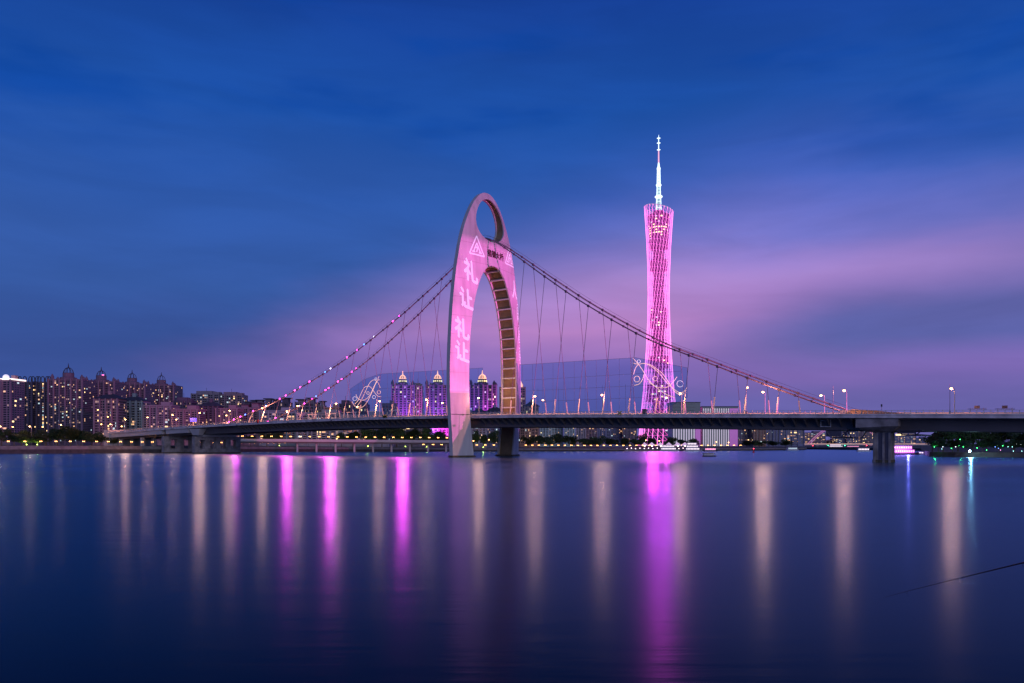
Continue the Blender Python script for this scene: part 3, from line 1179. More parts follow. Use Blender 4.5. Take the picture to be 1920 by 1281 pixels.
def ornament(curves, circles, ox, oy, k, label):
    c0 = plane_pt(ox + circles[0][0] / k, oy + circles[0][1] / k)
    th_ = thing('neon_ornament', label, 'neon light', c0, 'neon wave ornaments on the bridge')
    for cv_ in curves:
        p2 = cat([(a, b_) for a, b_ in cv_], 5)
        MB().tube([plane_pt(ox + p.x / k, oy + p.y / k) for p in p2], 0.13, 5).build('neon_curve', M['neon'], th_)
    for i, (cx, cy, r_) in enumerate(circles):
        pp = [plane_pt(ox + (cx + r_ * math.cos(a)) / k, oy + (cy + r_ * math.sin(a)) / k) for a in np.linspace(0, 2 * math.pi, 20)]
        MB().tube(pp, 0.12, 5, cap=False).build('neon_circle', M['neonb'] if i % 2 == 0 else M['neon'], th_)
    return th_


ornament([[(295, 405), (340, 455), (385, 520), (420, 580), (480, 640), (560, 700), (640, 730)],
          [(295, 445), (340, 455), (400, 450), (470, 490), (520, 540), (560, 590), (620, 650), (680, 690), (720, 680), (740, 650)],
          [(300, 540), (315, 490), (340, 455)], [(305, 630), (345, 620), (375, 580), (385, 540)],
          [(385, 450), (440, 460), (500, 500), (545, 540), (600, 620), (640, 680), (690, 710), (720, 690)],
          [(425, 600), (480, 640), (540, 650), (590, 640), (630, 600), (660, 560)]],
         [(685, 618, 26), (328, 578, 24), (343, 432, 13), (478, 575, 18)], 1120, 580, 4.418,
         'glowing wire fish and bubbles ornament in front of the lattice tower')
ornament([[(160, 905), (190, 960), (240, 1000), (300, 995), (360, 950), (420, 850), (470, 740), (510, 650), (550, 570), (565, 525)],
          [(220, 800), (250, 860), (310, 885), (370, 870), (420, 820), (460, 750), (530, 600), (572, 578)],
          [(200, 945), (250, 890), (290, 800), (340, 700), (400, 675), (450, 700), (500, 770), (550, 825), (595, 830)],
          [(240, 970), (300, 880), (350, 780), (400, 670), (440, 610), (490, 580), (540, 610), (570, 660), (585, 700)]],
         [(203, 862, 30), (400, 778, 20), (490, 838, 24), (563, 765, 26), (518, 563, 14)], 640, 640, 8.005,
         'glowing wire wave ornament with circles left of the domed towers')

# ---- street lamps on the deck
def lamp_light(name, loc, power, c, r_=0.25):
    ld_ = bpy.data.lights.new(name, 'POINT')
    ld_.energy = power
    ld_.color = c
    ld_.shadow_soft_size = r_
    ob = bpy.data.objects.new(name, ld_)
    col.objects.link(ob)
    ob.location = loc
    return ob


def street_lamp(s, side, h_, label, group, arm=1.4):
    base = B(s, side * 16.2, dz(s))
    th_ = thing('street_lamp', label, 'street lamp', base, group)
    top = base + UP * h_
    inn = -T2 * side
    MB().tube([base, base + UP * (h_ * 0.5), top], [0.16, 0.13, 0.09], 8).build('pole', M['cream'], th_)
    MB().tube([top, top + D2 * arm * 0.6 + inn * arm * 0.6 + UP * 0.25], 0.06, 6).build('arm', M['cream'], th_)
    hd = top + D2 * arm * 0.75 + inn * arm * 0.7 + UP * 0.2
    MB().box(hd + UP * 0.16, (0.5, 0.22, 0.07), AX).build('lamp_head', M['steel'], th_)
    MB().ball(hd - UP * 0.08, 0.44, 8, 5, 0.6).build('lamp_glass', M['lampw'], th_, fix=False)
    if side < 0:
        pw = 11500 * rnd.uniform(0.6, 1.25) * min(2.6, max(1.0, hd.y / 290) ** 1.9)
        lamp_light('street_lamp_light', hd - UP * 0.55, pw * (0.45 if s > 240 else 1.0), (1.0, 0.34, 0.20))
    return th_


near_s = [-239, -205.5, -172.5, -144, -111, -75.5, -41, -8.5, 25, 58, 92, 125, 158, 191, 224, 256, 288, 318]
nn_near = 0
for i, s in enumerate(near_s[1:]):
    street_lamp(s, -1, 8.2, 'lit street lamp on the near side of bridge deck, %s from the right' % ordn(i), 'lamps on the near deck edge')
far_s = [-157, -91, -25, 41, 108, 174, 240, 303]
for i, s in enumerate(far_s):
    street_lamp(s, 1, 8.2, 'lit street lamp on the far side of bridge deck, %s from the right' % ordn(i), 'lamps on the far deck edge')

# pink lights added under the near deck edge to lay streaks on the river
for i, px in enumerate((444, 540, 621, 757)):
    s = s_at(px, -17.9)
    base = B(s, -17.95, dz(s) - 1.0)
    th_ = thing('streak_light', 'small added magenta streak light under the near deck edge, %s from the left' % ordn(i), 'lamp', base, 'added magenta streak lights under the deck')
    MB().box(base, (0.3, 0.2, 0.2), AX).build('housing', M['steel'], th_)
    spot('streak_light_beam', base - T2 * 0.4, base - T2 * 10 - UP * 2.5, (60000, 130000, 120000, 60000)[i], (1.0, 0.05, 0.42), R(120), 0.5, 2.2)

# poles, signs and boxes on the deck
for px, ytop, lab in ((1562, 723, 'thin bare pole on deck left of the anchor mound'), (1781, 720, 'thin bare pole on deck next to the rightmost lamp'), (1399, 727, 'thin pole with small light near the cable end')):
    s = s_at(px, -16.9)
    base = B(s, -16.9, dz(s))
    th_ = thing('slim_pole', lab, 'pole', base, 'slim poles on the deck')
    zt = z_at(px, ytop, -16.9)
    MB().tube([base, Vector((base.x, base.y, zt))], [0.09, 0.05], 6).build('shaft', M['steel'], th_)
    MB().box(base + UP * 0.5, (0.2, 0.2, 0.5), AX).build('foot_box', M['steel'], th_)
    if px == 1399:
        MB().ball(Vector((base.x, base.y, zt)) + D2 * -0.5, 0.26, 8, 5).build('lamp_glass', M['lampw'], th_, fix=False)
s = s_at(1653, -16.9)
base = B(s, -16.9, dz(s))
th_ = thing('signal_post', 'short dark post with a small signal box above the river pier', 'post', base)
MB().tube([base, base + UP * 3.3], 0.06, 6).build('shaft', M['steel'], th_)
MB().box(base + UP * 2.9, (0.22, 0.22, 0.42), AX).build('signal_box', M['steel'], th_)
s = s_at(1163, -17.4)
base = B(s, -17.95, dz(s))
th_ = thing('cross_sign', 'yellow X shaped sign on the deck railing', 'sign', base)
for sg in (-1, 1):
    MB().box(base + UP * 0.55 - T2 * (0.04 * sg), (1.25, 0.04, 0.22), ((D2 + UP * sg * 0.8).normalized(), T2, (UP - D2 * sg * 0.8).normalized())).build('cross_bar', M['yellow'], th_)
s = s_at(1208, -16.6)
base = B(s, -16.4, dz(s))
th_ = thing('control_cabinet', 'dark control cabinet on deck below the lattice tower', 'cabinet', base)
MB().box(base + UP * 1.0, (0.9, 0.45, 1.0), AX).build('body', M['steel'], th_)
MB().box(base + UP * 2.08, (1.0, 0.55, 0.08), AX).build('lid', M['girder'], th_)
s = s_at(483, -17.9)
base = B(s, -17.9, dz(s))
th_ = thing('fire_box', 'small red equipment box on the left deck railing', 'box', base)
MB().box(base + UP * 0.5, (0.55, 0.25, 0.9), AX).build('body', M['red'], th_)
MB().box(base + UP * 1.5, (0.25, 0.2, 0.1), AX).build('lid', M['red'], th_)
s = s_at(722, -17.9)
base = B(s, -17.9, dz(s))
bun = MB()
for i in range(26):
    q = base + D2 * rnd.uniform(-1.6, 1.6) + UP * rnd.uniform(-0.3, 1.0) + T2 * rnd.uniform(-0.3, 0.2)
    e1 = Vector((rnd.uniform(-1, 1), rnd.uniform(-1, 1), rnd.uniform(-1, 1))).normalized()
    e2 = e1.orthogonal().normalized()
    bun.quad(q - e1 * 0.5 - e2 * 0.3, q + e1 * 0.5 - e2 * 0.3, q + e1 * 0.4 + e2 * 0.4, q - e1 * 0.4 + e2 * 0.4)
tag(bun.build('hanging_plant', M['leaf2'], fix=False), 'small green plant tuft on the deck edge left of pylon', 'plant')
s = s_at(362, -15)
base = B(s, -15.0, dz(s))
th_ = thing('road_sign', 'blue lit direction sign on the left end of the bridge', 'sign', base)
MB().tube([base, base + UP * 4.6], 0.12, 6).build('post', M['cream'], th_)
MB().box(base + UP * 4.2 - D2 * 0.25, (0.06, 2.3, 1.2), AX).build('panel', M['bluesign'], th_)
for px in (1832, 1884):
    s = s_at(px, 10)
    base = B(s, 10.0, dz(s))
    th_ = thing('toll_gantry', 'dark overhead gantry with camera box beyond the far right deck, %s one' % ('left' if px == 1832 else 'right'), 'gantry', base, 'gantries at the right deck end')
    for du in (-2.2, 2.2):
        MB().tube([base + T2 * du + D2 * du, base + T2 * du + D2 * du + UP * 2.9], 0.06, 5).build('leg', M['steel'], th_)
    for zz in (2.3, 2.7):
        MB().tube([base - D2 * 2.9 + UP * zz, base + D2 * 2.9 + UP * zz], 0.06, 5).build('beam', M['steel'], th_)
    MB().box(base + UP * 3.2, (0.8, 0.5, 0.5), AX).build('camera_box', M['steel'], th_)
# portal frames of the far walkway on the left half of the deck
for i, s in enumerate((44, 62, 80, 98, 116, 134, 152)):
    base = B(s, 17.0, dz(s))
    th_ = thing('portal_frame', 'white portal frame along the far deck edge, %s left of the pylon' % ordn(i), 'frame', base, 'portal frames on the far deck edge')
    for du in (-3.4, 3.4):
        MB().box(base + D2 * du + UP * 2.6, (0.16, 0.16, 2.6), AX).build('leg', M['white'], th_)
    MB().box(base + UP * 5.35, (4.6, 0.18, 0.16), AX).build('lintel', M['white'], th_)
#PART2

# ------------------------------------------------------------------ lattice tower
TC = at(1235, 832, 1480)
TC.z = 3.0
tower = thing('lattice_tower', 'very tall twisted lattice television tower glowing magenta with white mast', 'tower', TC)
RBASE, RTOP, TWIST, HB = 39.0, 27.5, R(101), 452.0
NCOL = 24
TILT = 6.0      # the roof ring slopes down to the right


def tpt(a, k, r_off=0.0):
    b0 = Vector((math.cos(a) * RBASE, math.sin(a) * RBASE, 0))
    at_ = a + TWIST
    t0 = Vector((math.cos(at_) * RTOP, math.sin(at_) * RTOP, HB - TILT * math.cos(at_) - 2.5 * math.sin(at_) * 0))
    p = b0.lerp(t0, k)
    if r_off:
        q = Vector((p.x, p.y, 0))
        p = p - q.normalized() * r_off
    return TC + p


for i in range(NCOL):
    a = 2 * math.pi * i / NCOL
    MB().tube([tpt(a, k / 6) for k in range(7)], [0.55, 0.46, 0.40, 0.36, 0.34, 0.32, 0.30], 6).build('column', M['t_col'], tower, fix=False)
NR = 44
ks = [0.02 + 0.98 * j / (NR - 1) for j in range(NR)]
for j, k in enumerate(ks):
    pp = [tpt(2 * math.pi * i / 48, k, 1.3) for i in range(48)]
    MB().tube(pp + [pp[0]], 0.26 if j < NR - 1 else 1.0, 5, cap=False).build('ring', M['t_ring'] if j < NR - 1 else M['t_rim'], tower, fix=False)
mb = MB()
for j in range(NR - 1):
    for i in range(NCOL):
        a0 = 2 * math.pi * i / NCOL
        a1 = 2 * math.pi * (i + 1) / NCOL
        mb.tube([tpt(a1, ks[j], 0.7), tpt(a0, ks[j + 1], 0.7)], 0.21, 4, cap=False)
mb.build('braces', M['t_brace'], tower, kind='stuff', fix=False)
# concrete core, and glazed blocks of floors hung inside the lattice
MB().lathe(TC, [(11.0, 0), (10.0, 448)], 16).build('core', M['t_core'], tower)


def t_rad(z):
    k = z / HB
    return (tpt(0, k) - TC).to_2d().length


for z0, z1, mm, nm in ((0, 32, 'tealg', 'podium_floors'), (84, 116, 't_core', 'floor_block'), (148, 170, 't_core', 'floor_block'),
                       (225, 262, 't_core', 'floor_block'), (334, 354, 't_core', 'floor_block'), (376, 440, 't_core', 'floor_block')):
    n_f = int((z1 - z0) / 5)
    fb = MB()
    fb.lathe(TC, [(t_rad(z0) * 0.80 - 1, z0), (t_rad(z1) * 0.80 - 1, z1)], 24)
    fbo = fb.build(nm, M[mm], tower)
    lw, lc = MB(), MB()
    for q in range(n_f):
        z = z0 + 2 + q * 5
        rr = t_rad(z) * 0.80 - 0.8
        for i in range(24):
            if rnd.random() < (0.40 if 395 < z < 420 else 0.10):
                a0, a1 = 2 * math.pi * i / 24, 2 * math.pi * (i + 0.7) / 24
                tgt = lw if (395 < z < 420 or rnd.random() < 0.3) else lc
                tgt.quad(TC + Vector((rr * math.cos(a0), rr * math.sin(a0), z)), TC + Vector((rr * math.cos(a1), rr * math.sin(a1), z)),
                         TC + Vector((rr * math.cos(a1), rr * math.sin(a1), z + 2.4)), TC + Vector((rr * math.cos(a0), rr * math.sin(a0), z + 2.4)))
    if lw.v:
        lw.build('lit_windows', M['win_yel'], fbo, kind='stuff', fix=False)
    if lc.v:
        lc.build('lit_windows', M['win_cool'], fbo, kind='stuff', fix=False)
# mast
MZ = lambda z: 440 + (z - 440) * 0.925
mst = MB().lathe(TC, [(4.4, 440), (4.0, 452), (2.6, MZ(500))], 8).build('mast_trunk', M['mast_d'], tower)
mb = MB()
for i in range(8):
    a = 2 * math.pi * i / 8
    ca, sa = math.cos(a), math.sin(a)
    mb.tube([TC + Vector((5.6 * ca, 5.6 * sa, 444)), TC + Vector((3.6 * ca, 3.6 * sa, MZ(492))), TC + Vector((2.7 * ca, 2.7 * sa, MZ(538)))], 0.34, 5)
for z in np.arange(448, 532, 6.0):
    rr = interp([444, MZ(492), MZ(538)], [5.6, 3.6, 2.7], z)
    pp = [TC + Vector((rr * math.cos(a), rr * math.sin(a), z)) for a in np.linspace(0, 2 * math.pi, 9)]
    mb.tube(pp, 0.3, 4, cap=False)
mb.build('mast_lattice', M['mast'], mst, kind='stuff', fix=False)
for z, r0, r1 in ((MZ(478), 4.0, 7.4), (MZ(502), 3.2, 5.2), (MZ(536), 2.7, 3.6)):
    MB().lathe(TC, [(r0, z - 2.4), (r1, z), (r1, z + 1.4), (r0, z + 3.6)], 12).build('mast_collar', M['mast'], mst)
MB().lathe(TC, [(2.6, MZ(538)), (1.4, MZ(549))], 8).build('mast_cone', M['mast'], mst)
MB().lathe(TC, [(1.4, MZ(549)), (1.1, MZ(576))], 8).build('upper_mast', M['mast_r'], mst)
MB().lathe(TC, [(0.9, MZ(576)), (0.7, MZ(600)), (0.25, MZ(607))], 8).build('needle', M['mast'], mst)
for z in (MZ(576), MZ(590), MZ(600)):
    MB().lathe(TC, [(0.7, z - 1.2), (3.6, z), (0.7, z + 1.2)], 8).build('mast_light', M['mast'], mst)
# magenta floods added on the lattice to strengthen its streak on the river
for z, dxs in ((70, (-0.5, 0.5)), (180, (-0.45, 0.45)), (300, (0.0,)), (410, (0.0,))):
    for dx in dxs:
        rr = t_rad(z)
        q = TC + Vector((dx * rr, -math.sqrt(1 - dx * dx) * rr - 3, z))
        MB().box(q + Vector((0, 1.2, 0)), (0.8, 0.5, 0.6)).build('added_flood_light', M['steel'], tower)
        spot('added_tower_flood', q, Vector((0, 150, 0)), 0.46e6 * (1.0 if z < 200 else 0.6), (1.0, 0.035, 0.44), R(28), 1.0, 9.0)

# ------------------------------------------------------------------ buildings
def wallmat(name, c, var=0.12):
    return mat(name, c, 0.8, var, 0.08)


W_MAUVE = wallmat('mauve_render', (0.21, 0.165, 0.21))
W_ROSE = wallmat('rose_tile', (0.28, 0.185, 0.225))
W_DARK = wallmat('dark_tile', (0.10, 0.08, 0.12))
W_DKM = wallmat('dark_mauve_tile', (0.17, 0.12, 0.16))
W_GREY = wallmat('grey_render', (0.24, 0.21, 0.25))
W_PALE = wallmat('pale_render', (0.36, 0.33, 0.36))
W_TEAL = wallmat('grey_green_tile', (0.20, 0.28, 0.30))
W_MINT = mat('mint_render', (0.42, 0.55, 0.53), 0.8, 0.08, 0.1)  # even mint green wall colour
W_BLUE = wallmat('blue_grey_tile', (0.20, 0.22, 0.34))
W_BROWN = wallmat('brown_tile', (0.36, 0.22, 0.17))


class Frame:
    def __init__(self, c, rz):
        self.c = Vector(c)
        self.x = Vector((math.cos(rz), math.sin(rz), 0))
        self.y = Vector((-math.sin(rz), math.cos(rz), 0))
        self.ax = (self.x, self.y, UP)

    def p(self, x, y, z):
        return self.c + self.x * x + self.y * y + UP * z


def facade(fr_, face, w_, hb0, hb1, nb, nf, off, sets, lit, cols_lit=()):
    """fill a wall with panes; face: 'f' front (-y) or 'l'/'r' side"""
    bw = w_ / nb
    fh = (hb1 - hb0) / nf
    for i in range(nb):
        boost = 3.2 if i in cols_lit else 1.0
        for j in range(nf):
            x0 = -w_ / 2 + bw * (i + 0.12)
            x1 = -w_ / 2 + bw * (i + 0.88)
            z0 = hb0 + fh * (j + 0.22)
            z1 = hb0 + fh * (j + 0.88)
            r_ = rnd.random()
            if r_ < lit * boost:
                q = rnd.random()
                mb_ = sets['dim'] if q < 0.38 else (sets['warm'] if q < 0.68 else (sets['yel'] if q < 0.82 else sets['cool']))
                if rnd.random() < 0.5:
                    x1 = x0 + (x1 - x0) * rnd.uniform(0.4, 0.8)
            else:
                mb_ = sets['dark']
            if face == 'f':
                a = [fr_.p(x0, off, z0), fr_.p(x1, off, z0), fr_.p(x1, off, z1), fr_.p(x0, off, z1)]
            else:
                a = [fr_.p(off, x0, z0), fr_.p(off, x1, z0), fr_.p(off, x1, z1), fr_.p(off, x0, z1)]
            mb_.quad(*a)


def building(label, px0, px1, ytop, Yd, wall, nf, nb, lit=0.12, rot=0.0, depth=None, crown=None, ledge=True, pil=3, group=None, cols_lit=(),
             sidew=None, name='apartment_block', gz=None, roofm=None, xtra=0, dome_lit=False):
    x0, x1 = (px0 - 960) / F * Yd, (px1 - 960) / F * Yd
    wd = (x1 - x0)
    depth = depth or max(12, wd * 0.7)
    cx = (x0 + x1) / 2
    wd = wd * (0.98 if abs(rot) < 0.1 else 0.86)
    z0 = gz if gz is not None else ground_z(cx, Yd)
    H_ = CH + (HZ - ytop) / F * Yd - z0
    base = Vector((cx, Yd + depth / 2, z0))
    th_ = thing(name, label, 'building', base, group)
    f_ = Frame(base, rot)
    body = MB().box(f_.p(0, 0, H_ / 2 - 1), (wd / 2, depth / 2, H_ / 2 + 1), f_.ax).build('wall', wall, th_)
    nb = int(nb * 1.3)
    sets = dict(dim=MB(), warm=MB(), yel=MB(), cool=MB(), dark=MB())
    lo = 4.0
    facade(f_, 'f', wd - 1.0, lo, H_ - 1.5, nb, nf, -depth / 2 - 0.06, sets, lit, cols_lit)
    nbs = max(2, int(depth / (wd / nb)))
    for sg in (-1, 1):
        facade(f_, 's', depth - 1.0, lo, H_ - 1.5, nbs, nf, sg * (wd / 2 + 0.06), sets, lit * 0.7)
    for k, mn, nm in (('dark', 'glassd', 'window_panes'), ('dim', 'win_dim', 'lit_windows'), ('warm', 'win_warm', 'lit_windows'), ('yel', 'win_yel', 'lit_windows'), ('cool', 'win_cool', 'lit_windows')):
        if sets[k].v:
            sets[k].build(nm, M[mn], body, kind='stuff', fix=False)
    fh = (H_ - 1.5 - lo) / nf
    if ledge:
        mb_ = MB()
        bw = wd / max(1, pil + 1)
        for c_ in range(pil + 1):
            if c_ % 2 == 0:
                xc = -wd / 2 + bw * (c_ + 0.5)
                for j in range(nf):
                    mb_.box(f_.p(xc, -depth / 2 - 0.7, lo + fh * j), (bw * 0.40, 0.7, 0.45), f_.ax)
        mb_.build('balcony_slabs', wall, body, kind='stuff', fix=False)
    for c_ in range(pil + 2):
        xc = -wd / 2 + wd * c_ / (pil + 1)
        MB().box(f_.p(min(max(xc, -wd / 2 + 0.5), wd / 2 - 0.5), -depth / 2 - 0.55, H_ / 2), (0.65 + 0.01 * c_, 0.95, H_ / 2 + 0.4), f_.ax).build('pilaster', sidew or wall, th_, fix=False)
    rm = roofm or wall
    if crown == 'flat':
        MB().box(f_.p(0, 0, H_ + 0.7), (wd / 2 + 0.8, depth / 2 + 0.8, 0.55), f_.ax).build('cornice', rm, th_, fix=False)
        MB().box(f_.p(wd * 0.18, 0, H_ + 2.6), (wd * 0.16, depth * 0.2, 1.9), f_.ax).build('roof_house', wall, th_, fix=False)
    elif crown == 'step':
        MB().box(f_.p(-wd * 0.1, 0, H_ + 1.8), (wd * 0.28, depth * 0.3, 2.2), f_.ax).build('roof_house', wall, th_, fix=False)
        MB().box(f_.p(wd * 0.30, 0, H_ + 1.2), (wd * 0.12, depth * 0.2, 1.6), f_.ax).build('stair_tower', wall, th_, fix=False)
        MB().tube([f_.p(-wd * 0.1, 0, H_ + 4), f_.p(-wd * 0.1, 0, H_ + 9)], 0.2, 5).build('roof_mast', M['steel'], th_)
    elif crown == 'canopy':      # lifted flat roof slabs on posts
        for q, (xc, ww, hh) in enumerate(((-wd * 0.24, wd * 0.22, 3.0), (wd * 0.26, wd * 0.22, 4.6))):
            MB().box(f_.p(xc, 0, H_ + hh), (ww + 1.0, depth * 0.4, 0.45), f_.ax).build('roof_slab', M['roofd'], th_, fix=False)
            MB().box(f_.p(xc, 0, H_ + hh / 2), (ww * 0.72, depth * 0.3, hh / 2), f_.ax).build('roof_house', wall, th_, fix=False)
    elif crown == 'hip':
        e = 1.6
        vs_ = [f_.p(-wd / 2 - e, -depth / 2 - e, H_), f_.p(wd / 2 + e, -depth / 2 - e, H_), f_.p(wd / 2 + e, depth / 2 + e, H_), f_.p(-wd / 2 - e, depth / 2 + e, H_),
               f_.p(-wd * 0.12, 0, H_ + 5), f_.p(wd * 0.12, 0, H_ + 5)]
        MB().add(vs_, [(0, 1, 5, 4), (1, 2, 5), (2, 3, 4, 5), (3, 0, 4), (0, 3, 2, 1)]).build('hip_roof', M['roofd'], th_)
        MB().box(f_.p(0, 0, H_ + 5.2), (wd * 0.07, wd * 0.07, 2.4), f_.ax).build('lantern', wall, th_, fix=False)
    elif crown == 'dome':
        rd = wd * 0.13
        cz_ = H_ + 7.5
        cpos = f_.p(-wd * 0.04, -depth * 0.2, 0)
        drum = MB()
        drum.lathe(cpos, [(rd * 1.7, H_ - 1), (rd * 1.7, H_ + 2.4), (rd * 1.15, H_ + 3.2), (rd * 1.15, cz_)], 12)
        dr = drum.build('dome_drum', wall, th_)
        lamp = M['dome_on'] if dome_lit else M['roofd']
        if dome_lit:
            for i in range(12):
                a = 2 * math.pi * i / 12
                q = cpos + Vector((rd * 1.2 * math.cos(a), rd * 1.2 * math.sin(a), H_ + 5))
                MB().ball(q, rd * 0.17, 6, 4, 1.4).build('drum_light', M['win_yel'], dr, fix=False)
            prof = [(rd * 1.0 * math.cos(q * R(15)) + 0.02, cz_ + rd * 1.25 * math.sin(q * R(15))) for q in range(6)]
            MB().lathe(cpos, prof, 16).build('dome_shell', mat('dome_glow', (0.5, 0.36, 0.25), 0.6, 0.3, 0.5, emit=(1.0, 0.40, 0.22), estr=0.6), dr, smooth=True)
        for i in range(8):
            a = 2 * math.pi * i / 8
            pr_ = [cpos + Vector((rd * 1.03 * math.cos(R(q * 15)) * math.cos(a), rd * 1.03 * math.cos(R(q * 15)) * math.sin(a), cz_ + rd * 1.28 * math.sin(R(q * 15)))) for q in range(7)]
            MB().tube(pr_, 0.32 if not dome_lit else 0.42, 5).build('dome_rib', lamp, dr)
        MB().lathe(cpos, [(rd * 1.14, cz_ - 0.4), (rd * 1.14, cz_ + 0.4)], 12).build('dome_ring', lamp, dr)
        top_ = cz_ + rd * 1.28
        MB().lathe(cpos, [(0.9, top_ - 0.5), (0.7, top_ + 1.6), (0.15, top_ + 5.2)], 6).build('finial', lamp, dr)
        for sx_, hh in ((-0.46, 5.5), (0.40, 4.5), (-0.30, 2.0), (0.46, 2.2)):
            q = f_.p(wd * sx_, -depth * 0.32, 0)
            MB().lathe(q, [(1.9, H_ - 0.5), (1.9, H_ + hh * 0.6), (1.3, H_ + hh * 0.85), (0.3, H_ + hh + 1.2)], 8).build('turret', wall, th_)
    elif crown == 'arcs':        # paired open hoops on the roof
        for xc in (-0.34, -0.22, 0.02, 0.30, 0.42):
            q = f_.p(wd * xc, -depth * 0.3, H_)
            pp = [q + f_.x * (2.0 * math.cos(a)) + UP * (3.2 + 3.2 * math.sin(a)) for a in np.linspace(0, math.pi, 8)]
            pp = [pp[0] - UP * 3.2] + pp + [pp[-1] - UP * 3.2]
            MB().tube(pp, 0.55, 5).build('roof_hoop', M['roofd'], th_)
    for q in range(xtra):
        pass
    return th_, f_, wd, depth, H_


# --- left: towers with open domes, and neighbours
_, f_, wd, dp, H_ = building('corner tower at left photo edge with bright white roof cornice', -34, 22, 712, 760, W_MAUVE, 26, 6, 0.10, 0.0, crown=None, ledge=False, pil=2)
MB().box(f_.p(0, 0, H_ + 0.6), (wd / 2 + 1.0, dp / 2 + 1.0, 0.7), f_.ax).build('lit_cornice', glowmat('cornice_light', (1.0, 0.78, 0.72), 1.6), _, fix=False)
MB().ball(f_.p(wd * 0.08, 0, H_ + 3.2), 2.9, 12, 8).build('roof_globe', glowmat('globe_light', (0.8, 0.75, 1.0), 0.9), _, smooth=True)
MB().box(f_.p(wd * 0.38, 0, H_ + 2.5), (2.0, 2.0, 2.5), f_.ax).build('roof_house', W_ROSE, _)
building('dark twin tower with roof hoops beside the corner tower', 22, 62, 716, 900, W_DARK, 30, 8, 0.16, crown='arcs', pil=4, group='dark towers')
building('dark tower with roof hoops just left of the first domed tower', 62, 92, 716, 905, W_DARK, 30, 6, 0.20, crown='arcs', pil=3, group='dark towers', cols_lit=(4,))
domes = [(90, 156, 711, 900, 'tallest domed residential tower, leftmost of the four with unlit domes'),
         (155, 216, 715, 985, 'second from left of the four domed towers, red lamp in its dome'),
         (215, 273, 719, 1060, 'third from left of the four domed towers with unlit domes'),
         (272, 327, 722, 1135, 'rightmost of the four domed towers with unlit domes')]
for i, (a, c, yt, Yd, lab) in enumerate(domes):
    th_, f_, wd, dp, H_ = building(lab, a, c, yt, Yd, W_DKM, 34, 14, 0.12, 0.0, crown='dome', pil=5, group='domed residential towers', cols_lit=(3, 6), sidew=W_ROSE)
    if i == 1:
        MB().ball(f_.p(wd * 0.05, -dp * 0.3, H_ + 8), 1.4, 8, 6).build('red_lamp', glowmat('dome_red', (1.0, 0.12, 0.4), 3.0), th_)
low = [(176, 222, 748, 690, W_ROSE, 'hip', 'mid-rise block with hipped roof pavilion in front of domed towers, left one'),
       (222, 268, 752, 720, W_TEAL, 'hip', 'mid-rise grey-green block with hipped roof in front of domed towers, middle one'),
       (268, 322, 762, 720, W_GREY, 'flat', 'mid-rise grey block with flat cornice in front of the rightmost domed tower'),
       (326, 360, 752, 820, W_DARK, 'step', 'dark block with stepped roof and mast left of the high slab'),
       (318, 372, 769, 720, W_ROSE, 'flat', 'low rose block behind the blue direction sign'),
       (372, 410, 762, 745, W_DARK, 'hip', 'dark hip-roofed block below the high slab'),
       (404, 446, 768, 745, W_ROSE, 'flat', 'low rose block behind the near cable foot'),
       (446, 486, 764, 770, W_MAUVE, 'canopy', 'low mauve block with lifted roof slab right of the near cable foot')]
for a, c, yt, Yd, wl, cr, lab in low:
    building(lab, a, c, yt, Yd, wl, 15, 7, 0.15, crown=cr, pil=3)
building('high pinkish slab block, left half of the pair above the bridge deck', 358, 412, 738, 1080, W_GREY, 24, 10, 0.17, crown='step', pil=4, group='high slab pair')
building('high reddish slab block, right half of the pair above the bridge deck', 411, 455, 740, 1085, W_ROSE, 24, 8, 0.24, crown='step', pil=3, group='high slab pair')
mid = [(455, 480, 758, 900, W_DARK, 'canopy', 'dark villa block with lifted roof next to the slab pair'),
       (478, 508, 755, 880, W_MAUVE, 'canopy', 'mauve block with two roof slabs left of the cable crossing'),
       (506, 542, 754, 870, W_DARK, 'canopy', 'dark block with wide roof slab where the near cable passes its roof'),
       (553, 590, 754, 860, W_MAUVE, 'canopy', 'mauve block with tall roof slab behind the far cable lights'),
       (588, 608, 760, 880, W_GREY, 'canopy', 'narrow grey block right of the tall roof slab block'),
       (608, 636, 766, 780, W_BROWN, 'flat', 'brown block behind a street lamp left of the wave ornament'),
       (636, 660, 757, 860, W_DARK, 'step', 'dark stepped block just left of the wave ornament'),
       (660, 690, 758, 860, W_DARK, 'step', 'dark stepped block behind the wave ornament'),
       (716, 742, 758, 850, W_MAUVE, 'flat', 'low mauve block left of the first lit dome tower'),
       (486, 556, 772, 760, W_TEAL, 'flat', 'long low grey-green block behind the left deck railing'),
       (556, 640, 776, 740, W_PALE, 'flat', 'long pale low block behind the far cable foot'),
       (640, 730, 780, 740, W_PALE, 'flat', 'long pale low block under the wave ornament')]
for a, c, yt, Yd, wl, cr, lab in mid:
    building(lab, a, c, yt, Yd, wl, 12, 7, 0.16, crown=cr, pil=3)
lit = [(733, 778, 722, 930, 'purple lit tower with glowing dome, leftmost of three lit domes'),
       (797, 846, 722, 905, 'purple lit tower with glowing dome just left of the pylon leg'),
       (880, 932, 722, 905, 'tower with glowing dome seen through the pylon arch')]
